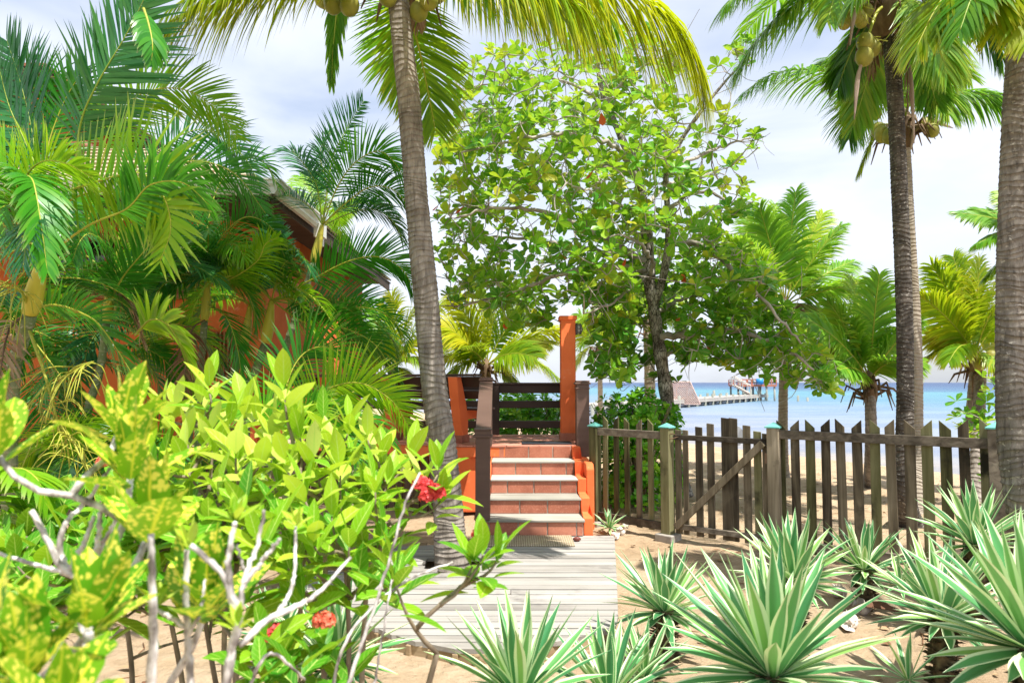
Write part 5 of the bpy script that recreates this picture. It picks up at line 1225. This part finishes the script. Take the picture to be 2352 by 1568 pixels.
areca('low young areca palm with a bright fan of leaves below the bench', [
  (((660,1110,5.6),(655,1040,5.6),(650,1000,5.6)), .03, .022, None),
 ], [
  (((650,1010,5.6),(700,930,5.5),(760,890,5.4),(830,880,5.3),(900,920,5.3),(940,980,5.3)), AB, dict(L=.42, n=74, roll=64, droop=.3, petiole=.15, fwd=(20,45))),
  (((650,1010,5.6),(690,960,5.4),(760,950,5.2),(830,990,5.1)), AL, dict(L=.36, roll=60, droop=.5)),
  (((650,1000,5.6),(660,880,5.7),(700,810,5.8),(760,800,5.8),(820,860,5.8)), AL, dict(L=.45, roll=55, droop=.4)),
  (((650,1010,5.6),(600,940,5.5),(540,930,5.4),(470,960,5.3)), AB, dict(L=.4, roll=55, droop=.6)),
 ], [(670,1010,5.6,6,1.0,(10,60),(-60,60)), (420,1060,5.8,5,1.0,(10,60),(100,260)),(330,1060,6.0,7,1.1,(10,70),(0,360)),(200,1100,5.6,5,1.0,(10,70),(0,360))], 35)
areca('bright low palm frond plant at the left edge above the croton', [
  (((-60,1250,3.0),(-60,1180,3.0)), .02, .018, None),
 ], [
  (((-60,1190,3.0),(-20,1100,2.9),(40,1075,2.8),(85,1100,2.75),(105,1150,2.75)), AB, dict(L=.24, n=34, roll=10, droop=.9, v=0, W=.012)),
  (((-60,1200,3.0),(-10,1180,2.8),(50,1190,2.7)), AB, dict(L=.2, n=24, roll=40, droop=.6, W=.012)),
  (((-60,1190,3.0),(-50,1060,3.1),(10,980,3.2)), AL, dict(L=.25, n=30, roll=60)),
 ], [], 36)
# flower stalks of the leftmost areca
g = G(); random.seed(5)
for (u,v,D),(u2,v2,D2) in (((68,760,4.6),(150,1040,4.4)),((70,720,4.6),(25,650,4.3)),((120,900,4.5),(215,830,4.3)),((120,960,4.5),(200,1080,4.3))):
    a, b = P(u,v,D), P(u2,v2,D2); C = spline([a,(a+b)/2+ZV*.05,b],12); g.tube(C, np.linspace(.012,.005,12), 6)
    for k in range(22):
        q = Vector(C[RS.randint(4,12)]); d = Vector(RS.randn(3)*.09)-ZV*.06; g.tube(spline([q,q+d,q+d*1.7-ZV*.12],7), .0035, 4)
tag(g.build('palm_flower_stalk', 'rachis_yellow'), 'branching yellow flower stalks hanging from the leftmost areca palm stem', 'flower stalk')

# ------------------------------------------------------------ variegated agaves
random.seed(12); RS.seed(12)
def agave(label, u, v, D, L, n=46, W=None, stump=True, lean=(0,0), el0=84, el1=-16, nut=None, curv=-.15):
    L *= .90; n = int(n*1.25); c = P(u, v, D); zg = gz(c.x, c.y); root = empty('agave', (c.x, c.y, zg), label, 'agave', 'variegated agaves planted in the sand')
    W = W or L*.058; ax = (ZV+Vector((lean[0],lean[1],0))).normalized(); xx = ax.orthogonal().normalized(); yy = ax.cross(xx)
    B, Dn, Nn, LL, WW, bd = [], [], [], [], [], []
    ph = random.uniform(0,6.28)
    for k in range(n):
        t = k/(n-1); el = R(el0+(el1-el0)*t**.85+random.uniform(-7,7)); a = ph+k*2.39996+random.uniform(-.15,.15)
        r_ = xx*math.cos(a)+yy*math.sin(a); d = r_*math.cos(el)+ax*math.sin(el); nn = ax*math.cos(el)-r_*math.sin(el)
        tw = r_.cross(ax)*random.uniform(-.25,.25)
        B.append(c+ax*(.05*L*(1-t))+r_*(.05*L)); Dn.append(d); Nn.append(nn+tw); LL.append(L*(.62+.38*math.sin(math.pi*min(1,t*.9+.22)))*random.uniform(.9,1.08)); WW.append(W*random.uniform(.85,1.12)); 
        bd.append(tuple(Vector((random.uniform(-.16,.16),random.uniform(-.16,.16),-.05-.45*t*random.random()))))
    g = G(); leaves(g, [tuple(b) for b in B], [tuple(b) for b in Dn], [tuple(b) for b in Nn], np.array(LL), np.array(WW), np.array(bd), .34, 'agave', 12, (-1,-.62,-.3,0,.3,.62,1))
    g.build('leaf_rosette', 'agave_leaf', root)
    if stump and c.z-zg > .08:
        g = G(); h = c.z-zg; r = .05+L*.03; g.tube([Vector((c.x,c.y,zg-.05)), Vector((c.x,c.y,zg+h*.5)), c+ax*.02], [r*.8,r*.85,r*.9], 14)
        B, Dn, Nn = [], [], []
        m = int(h/.012)*7
        for k in range(m):
            a = k*2.39996+random.uniform(-.5,.5); z = zg+h*k/m+random.uniform(-.02,.02); q = Vector((math.cos(a),math.sin(a),0)); B.append((c.x+q.x*r*.75,c.y+q.y*r*.75,z)); Dn.append(tuple(q*.8+ZV*.45)); Nn.append(tuple(ZV-q*.4))
        leaves(g, B, Dn, Nn, RS.uniform(.03,.075,len(B)), .02, (0,0,-.5), .3, 'ellip', 3, (-1,0,1))
        g.build('stump', 'agave_stump', root)
    return root
agave('largest green and white striped agave in the lower right foreground', 1775,1560,2.95,.66,54)
agave('striped agave on a scaly stump just right of the boardwalk corner', 1526,1408,4.3,.50,42)
agave('striped agave in front of the long fence, left of the white shells', 1822,1340,4.55,.56,48)
agave('darker agave close to the fence, behind the white shells', 1985,1312,5.3,.47,44)
agave('striped agave growing against the foot of the right edge palm trunk', 2241,1255,4.75,.52,44)
agave('striped agave in the middle right row with one sprawling dark stump', 2165,1425,3.85,.54,46)
agave('big striped agave cut off by the right edge of the picture', 2375,1500,2.95,.70,52)
agave('striped agave at the bottom edge below the boardwalk centre', 1195,1610,2.85,.50,46)
agave('striped agave at the bottom edge between the boardwalk tip and the largest agave', 1400,1610,3.15,.44,40)
agave('striped agave behind the ixora stems left of the boardwalk curve', 770,1530,3.5,.50,44)
agave('small low agave at the bottom edge right of the largest agave', 2085,1562,3.15,.25,16, stump=False)
agave('tiny agave rosette beside the footing of the leftmost fence post', 1400,1212,7.75,.27,22, stump=False, W=.017)
agave('small agave half hidden behind the middle right agave', 2068,1345,4.9,.28,20, stump=False)
agave('agave low behind the bottom edge agaves, near the bottom centre', 1480,1560,3.5,.36,30)
agave('striped agave at the far lower left of the boardwalk, hidden among shrub stems', 640,1480,4.2,.42,34)

# ------------------------------------------------------------ shells and fallen leaves
def conch(label, u, v, L, az, tilt=.25, mat='shell'):
    p = hit(u, v); root = empty('conch_shell', p, label, 'sea shell', 'old conch shells lying in the sand')
    a = Vector((math.cos(R(az)),math.sin(R(az)),tilt)).normalized(); b = a.orthogonal().normalized(); c = a.cross(b); o = p+ZV*L*.24
    C, r = [], []
    for k in range(60):
        t = k/59; th = t*4.2*2*math.pi; rr = L*.19*t**1.6; C.append(o+a*(L*(.42-.62*t**1.15))+b*math.cos(th)*rr+c*math.sin(th)*rr); r.append(L*(.02+.20*t**1.7)*(1-.5*max(0,t-.9)/.1))
    g = G(); g.tube(C, r, 12)
    for k in range(8):
        t = .45+.06*k; th = t*4.2*2*math.pi; rr = L*.19*t**1.6; q = o+a*(L*(.42-.62*t**1.15))+(b*math.cos(th)+c*math.sin(th))*rr; d = (b*math.cos(th)+c*math.sin(th)+a*.5).normalized(); w = L*(.02+.20*t**1.7)
        g.tube([q+d*w*.6,q+d*(w+L*.07)], [L*.05,L*.006], 6)
    g.build('whorl', mat, root)
    g = G(); leaves(g, [tuple(o-a*L*.5)], [tuple(a)], [tuple((b+c*.4).normalized())], L*1.05, L*.34, tuple(b*.5), .5, 'ellip', 10, (-1,-.5,0,.5,1), curl=.5); g.build('lip', mat, root)
conch('white conch shell beside the tiny agave, nearest the fence post', 1437,1214,.16,-30)
conch('pale spiky conch shell beside the boardwalk corner', 1422,1228,.18,200,.1)
conch('small chalky conch shell lying closest to the boardwalk edge', 1412,1236,.13,60,.1)
conch('white conch shell standing upright between the fence side agaves', 1925,1368,.18,100,.5)
conch('grey weathered conch shell just left of the dry red leaf', 1972,1405,.20,170,.15,'shell_dark')
conch('cream conch shell with open lip, nearest the camera below the dry leaf', 1952,1442,.20,250,.3)
conch('small conch shell under the stump of the boardwalk agave', 1492,1492,.13,20,.2,'shell_dark')
conch('grey conch shell at the bottom beside the largest agave', 1484,1528,.14,120,.2)
p = hit(2022,1412); g = G(); leaves(g, [(p.x-.12,p.y,p.z+.06)], [(1,-.15,.0)], [(0,-.3,1)], .26, .06, (0,0,-.35), .5, 'ellip', 10, (-1,-.5,0,.5,1), wave=.3, rnd=.1); tag(g.build('dry_leaf', 'dry_leaf'), 'large curled red brown dry leaf lying beside the shells', 'leaf')
g = G(); B, Dn, Nn = [], [], []
for k in range(900):
    x_, y_ = random.uniform(-3.5,9), random.uniform(2.6,15)
    if -2.3 < x_ < 1.15 and 4.1 < y_ < 9 and True: continue
    B.append((x_,y_,gznoise(x_,y_)+.012)); a = random.uniform(0,6.28); Dn.append((math.cos(a),math.sin(a),.05)); Nn.append((RS.randn()*.3,RS.randn()*.3,1))
leaves(g, B, Dn, Nn, RS.uniform(.03,.11,len(B)), RS.uniform(.008,.028,len(B)), (0,0,-.25), .3, 'ellip', 4, (-1,0,1))
for k in range(150):
    x_, y_ = random.uniform(-3,8), random.uniform(2.6,13)
    if -2.3 < x_ < 1.15 and 4.1 < y_ < 9: continue
    a = random.uniform(0,6.28); q = Vector((x_,y_,gznoise(x_,y_)+.008)); d_ = Vector((math.cos(a),math.sin(a),0))*random.uniform(.04,.16); g.tube([q-d_,q+Vector((RS.randn()*.01,RS.randn()*.01,.004)),q+d_], .0035, 4)
tag(g.build('leaf_litter', 'dry_leaf', origin=(0,0,0)), 'small dry leaves and bark bits scattered over the sand', 'leaf litter', kind='stuff')
# ------------------------------------------------------------ ixora shrubs and croton in the left foreground
def shrub(name, label, cat, bases, tips, mat, L, W, nl, el, seed, gap=.016, stemr=(.011,.003), prof='ellip', wave=0, hue=(.1,1), bend=-.3, group=None, nseg=6, reach=.5, up=.9, stem='shrub_stem'):
    random.seed(seed); RS.seed(seed)
    b0 = bases[0]; root = empty(name, b0, label, cat, group)
    g = G(); nodes = []; topn = []
    T = [P(*t[:3]) for t in tips]
    for b in bases:
        # a main stem to the nearest tips' centre
        near = sorted(T, key=lambda t: (t.x-b.x)**2+(t.y-b.y)**2)[:max(3,len(T)//max(1,len(bases)))]
        c = sum(near, Vector())/len(near); e = b.lerp(c,.78); m = b.lerp(c,.4)+Vector(RS.randn(3)*.03)
        C = spline([b-ZV*.05,m,e], 26); g.tube(C, np.linspace(stemr[0]*1.3,stemr[0]*.8,26), 7); nodes += list(C[6:])
    nodes = np.array(nodes); order = sorted(range(len(T)), key=lambda i: np.min(np.linalg.norm(nodes-np.array(T[i]),axis=1)))
    dirs = [None]*len(T)
    for i in order:
        a = np.array(T[i]); d = nodes-a; d[:,2] *= 1.0; cost = np.linalg.norm(d,axis=1)+np.maximum(0,nodes[:,2]-a[2]+.05)*2; j = int(np.argmin(cost)); s0 = nodes[j]; Lc = np.linalg.norm(s0-a)
        n_ = max(6,int(Lc/.04)); m1 = s0*.65+a*.35+RS.randn(3)*.07*Lc+np.array([0,0,-.06*Lc]); m2 = s0*.25+a*.75+np.array([0,0,-.06])*min(1,Lc*2)
        C = spline([s0,m1,m2,a], n_); g.tube(C, np.linspace(stemr[0]*.75,stemr[1],n_), 6)
        nodes = np.vstack([nodes,C[::2][:-1]]) if n_ > 4 else nodes
        dirs[i] = (Vector(C[-1]-C[-2]).normalized()*.6+ZV*up+Vector(RS.randn(3)*.12)).normalized()
    g.build('stems', stem, root)
    g = G(); h = [t[3] if len(t) > 3 and t[3] is not None else random.uniform(*hue) for t in tips]
    rosettes(g, [t-d*gap*5 for t, d in zip(T,dirs)], dirs, nl, L, W, el, prof, .28, bend, nseg, 0, h, gap, wave)
    g.build('foliage', mat, root); return root
ux = []
hand = [(380,952,2.7),(405,940,2.75),(462,935,2.7),(482,905,2.6),(560,945,2.8),(530,965,2.6),(592,958,2.7),(655,918,2.4),(675,975,2.5),(690,1005,2.4),(742,962,2.8),(800,990,2.7),(845,1010,2.7),(872,1060,2.7),(940,1062,2.7),(968,1105,2.5),(1005,1090,2.5),(1012,1150,2.5),(930,1200,2.5),(862,1130,2.4),(782,1092,2.4),(722,1082,2.4),(662,1085,2.3),(600,1062,2.3),(542,1052,2.3),(702,1152,2.2),(762,1185,2.2),(642,1182,2.1),(562,1172,2.1),(500,1130,2.2),(882,1235,2.3),(802,1255,2.2),(722,1255,2.1),(662,1305,2.1),(830,1175,2.5),(480,1010,2.5),(430,1020,2.5),(620,1010,2.5),(760,1030,2.6),(430,1080,2.4),(905,1330,2.2),(820,1350,2.2),(590,1240,2.0),(480,1230,2.2),(700,1400,2.1)]
hand = [(u,v,D, .5+.5*random.random() if v < 1130 else .2+.6*random.random()) for u,v,D in hand]
for _ in range(44):
    u, v = random.uniform(330,900), random.uniform(990,1330)
    if v < 950+abs(u-640)*.12: continue
    hand.append((u, v, random.uniform(2.3,3.3), random.uniform(.05,.7)))
bs = [hit(640,1540),hit(800,1520),hit(540,1560),hit(900,1500),hit(720,1600)]
bs = [Vector((P(u,1500,2.55).x, 2.55+dy, -.1)) for u, dy in ((560,0),(640,.2),(760,-.1),(850,.1),(470,.3),(700,.5))]
ix = shrub('ixora_shrub', 'large bright green ixora shrub with red flower heads in the left foreground', 'shrub', bs, hand, 'ixora_leaf', .18, .034, (6,9), (8,72), 41)
lows = [(-10,1240,2.6),(60,1230,2.7),(130,1215,2.8),(200,1230,2.7),(250,1260,2.5),(40,1300,2.4),(110,1290,2.5),(180,1330,2.3),(-20,1370,2.2),(300,1200,2.7),(330,1260,2.5),(390,1230,2.6),(420,1300,2.3),(350,1350,2.2),(270,1360,2.2),(90,1390,2.2),(480,1370,2.2),(600,1500,2.0),(330,1130,2.8),(280,1120,2.9),(230,1150,2.9),(180,1170,3.0),(120,1160,3.1),(60,1170,3.0),(560,1400,2.1)]
lows = [(u,v,D, random.uniform(.0,.35)) for u,v,D in lows]
for _ in range(40): lows.append((random.uniform(-60,540), random.uniform(1140,1420), random.uniform(2.5,3.4), random.uniform(0,.4)))
shrub('green_shrub', 'dark green broad leaved shrub low behind the croton at the left edge', 'shrub', [Vector((x_,2.8+dy,-.1)) for x_, dy in ((-2.0,0),(-1.7,.3),(-1.35,0),(-2.3,.2),(-1.1,.2))], lows, 'ixora_leaf', .19, .042, (6,9), (5,65), 42, up=.8)
rt = [(1110,1275,2.1,.25),(1085,1300,2.1,.3),(1140,1290,2.1,.2),(910,1345,2.0,.1)]
shrub('ixora_branch', 'lone leafy ixora shoot reaching right across the boardwalk', 'shrub', [Vector((P(800,1500,2.1).x,2.1,-.1))], rt, 'ixora_leaf', .165, .031, (7,9), (0,70), 43, up=.6)
lf = [(690,1545,1.9,.05),(640,1520,2.0,.1),(740,1500,2.0,.15),(600,1570,1.9,.1),(800,1560,2.0,.1)]
shrub('green_shrub', 'dark glossy leafed shoots at the bottom edge under the small red flowers', 'shrub', [Vector((P(680,1560,2.1).x,2.1,-.1)),Vector((P(740,1560,2.1).x,2.2,-.1))], lf, 'ixora_leaf', .19, .042, (6,8), (0,55), 44)

def flower(root, u, v, D, r, mat, n=60, half=False):
    c = P(u, v, D); g = G(); a = RS.randn(n,3); a[:,2] = np.abs(a[:,2])*.8-.15; a = nrm(a); B, Dn, Nn = [], [], []
    for q in a:
        q = Vector(q); tip = c+q*r*random.uniform(.8,1.05); g.tube([c-ZV*r*.5, tip], [.0018,.0025], 4)
        x = q.orthogonal().normalized(); y = q.cross(x); ph = random.uniform(0,1.5)
        for k in range(4):
            d = x*math.cos(ph+k*math.pi/2)+y*math.sin(ph+k*math.pi/2); B.append(tuple(tip)); Dn.append(tuple(d+q*.35)); Nn.append(tuple(q))
    leaves(g, B, Dn, Nn, r*.34, r*.13, (0,0,-.1), .2, 'ellip', 3, (-1,0,1)); g.build('flower_head', mat, root)
for u, v, D, r, m_ in ((970,1116,2.45,.036,'red_petal'),(1000,1135,2.43,.034,'red_petal'),(982,1142,2.4,.030,'red_petal'),(412,965,2.75,.03,'salmon_petal'),(745,1428,1.95,.030,'salmon_petal'),(635,1458,2.05,.035,'red_petal'),(240,1063,2.6,.028,'salmon_petal'),(1100,1228,2.15,.022,'red_petal'),(585,1110,2.9,.02,'salmon_petal')):
    flower(ix, u, v, D, r, m_)

# croton: few big spotted leaves on pale stems, very close to the camera
ct = [(275,985,1.5,.75),(345,1215,1.28,.8),(205,1440,1.12,.5),(-10,1040,1.3,.5),(60,1560,1.05,.35),(470,1400,1.35,.35),(300,1090,1.4,.7),(-40,1480,1.1,.3),(130,1640,1.0,.5)]
cb = [Vector((-1.0,1.35,-.1)),Vector((-.8,1.3,-.1)),Vector((-.65,1.4,-.1)),Vector((-1.25,1.5,-.1))]
cr_ = shrub('croton_shrub', 'croton with yellow spotted leaves on whitish stems closest to the camera at left', 'shrub', cb, ct, 'croton_leaf', .165, .040, (8,11), (22,84), 45, gap=.006, stemr=(.010,.006), prof='croton', wave=.16, bend=-.12, nseg=9, stem='bare_branch', up=1.2)
g = G(); random.seed(3)
def limb(pts, r0, r1):
    C = spline(pts, 26); C[1:-1] += RS.randn(24,3)*.0012; rr = np.linspace(r0,r1,26)*.66*(1+.22*RS.rand(26)); g.tube(C, rr, 8)
D1 = 1.35
for pts, r0, r1 in (
 (((200,1568,D1),(185,1400,D1),(175,1325,D1),(140,1300,D1),(112,1245,D1),(72,1172,D1)), .011, .007),
 (((175,1325,D1),(140,1280,D1+.05),(148,1205,D1+.05),(190,1160,D1+.1),(252,1075,D1+.1)), .009, .0045),
 (((160,1310,D1),(195,1240,D1),(215,1185,D1)), .008, .005), (((212,1310,D1+.1),(235,1250,D1+.1),(275,1180,D1+.1)), .007, .005),
 (((172,1320,D1),(60,1290,D1+.1),(-30,1262,D1+.1)), .007, .005), (((215,1300,D1),(225,1240,D1),(230,1175,D1)), .008, .006),
 (((345,1600,1.2),(352,1450,1.2),(350,1300,1.2),(347,1225,1.2)), .012, .008), (((195,1600,1.05),(200,1520,1.05),(205,1450,1.05)), .011,.008),
 (((440,1600,1.3),(430,1450,1.3),(428,1340,1.3),(430,1262,1.3)), .010, .007), (((428,1440,1.3),(390,1415,1.3),(360,1400,1.32)), .007, .004),(((432,1460,1.3),(460,1400,1.3),(475,1300,1.35)), .006,.003),
 (((520,1600,1.25),(530,1500,1.25),(548,1430,1.25),(520,1330,1.25),(495,1300,1.25),(438,1252,1.25)), .013, .007),
 (((548,1430,1.25),(528,1350,1.25),(528,1270,1.25),(540,1200,1.25)), .010, .006), (((548,1430,1.25),(560,1340,1.27),(592,1250,1.3),(606,1170,1.3)), .009, .004),
 (((560,1340,1.27),(600,1290,1.3),(642,1237,1.3)), .007, .005), (((565,1330,1.3),(545,1250,1.3)), .005,.003),
 (((550,1480,1.25),(620,1420,1.3),(720,1370,1.4),(805,1280,1.5)), .009, .004), (((640,1405,1.32),(672,1340,1.4),(680,1210,1.5)), .006, .004),
 (((790,1600,1.7),(830,1480,1.7),(880,1330,1.75),(930,1160,1.8),(965,1085,1.85)), .007, .004), (((855,1600,1.8),(880,1450,1.8),(900,1330,1.85)), .005,.003),
 (((760,1600,1.9),(790,1480,1.9),(850,1400,1.95),(940,1330,2.0),(1040,1290,2.05)), .007,.004), (((560,1600,1.6),(620,1500,1.6),(700,1560,1.7)), .006,.004)):
    limb(Q(*pts), r0, r1)
# twigs
g.build('bare_branches', 'bare_branch', cr_)
cn = [(435,1258,1.3),(540,1195,1.3),(545,1445,1.22),(360,1395,1.3),(680,1210,1.5)]
for t in cn:
    g = G(); rosettes(g, [P(*t)], [ZV], 8, .055, .011, (25,85), 'ellip', .3, -.1, 5, 0, [.7], .002); g.build('young_shoot', 'ixora_leaf', cr_)
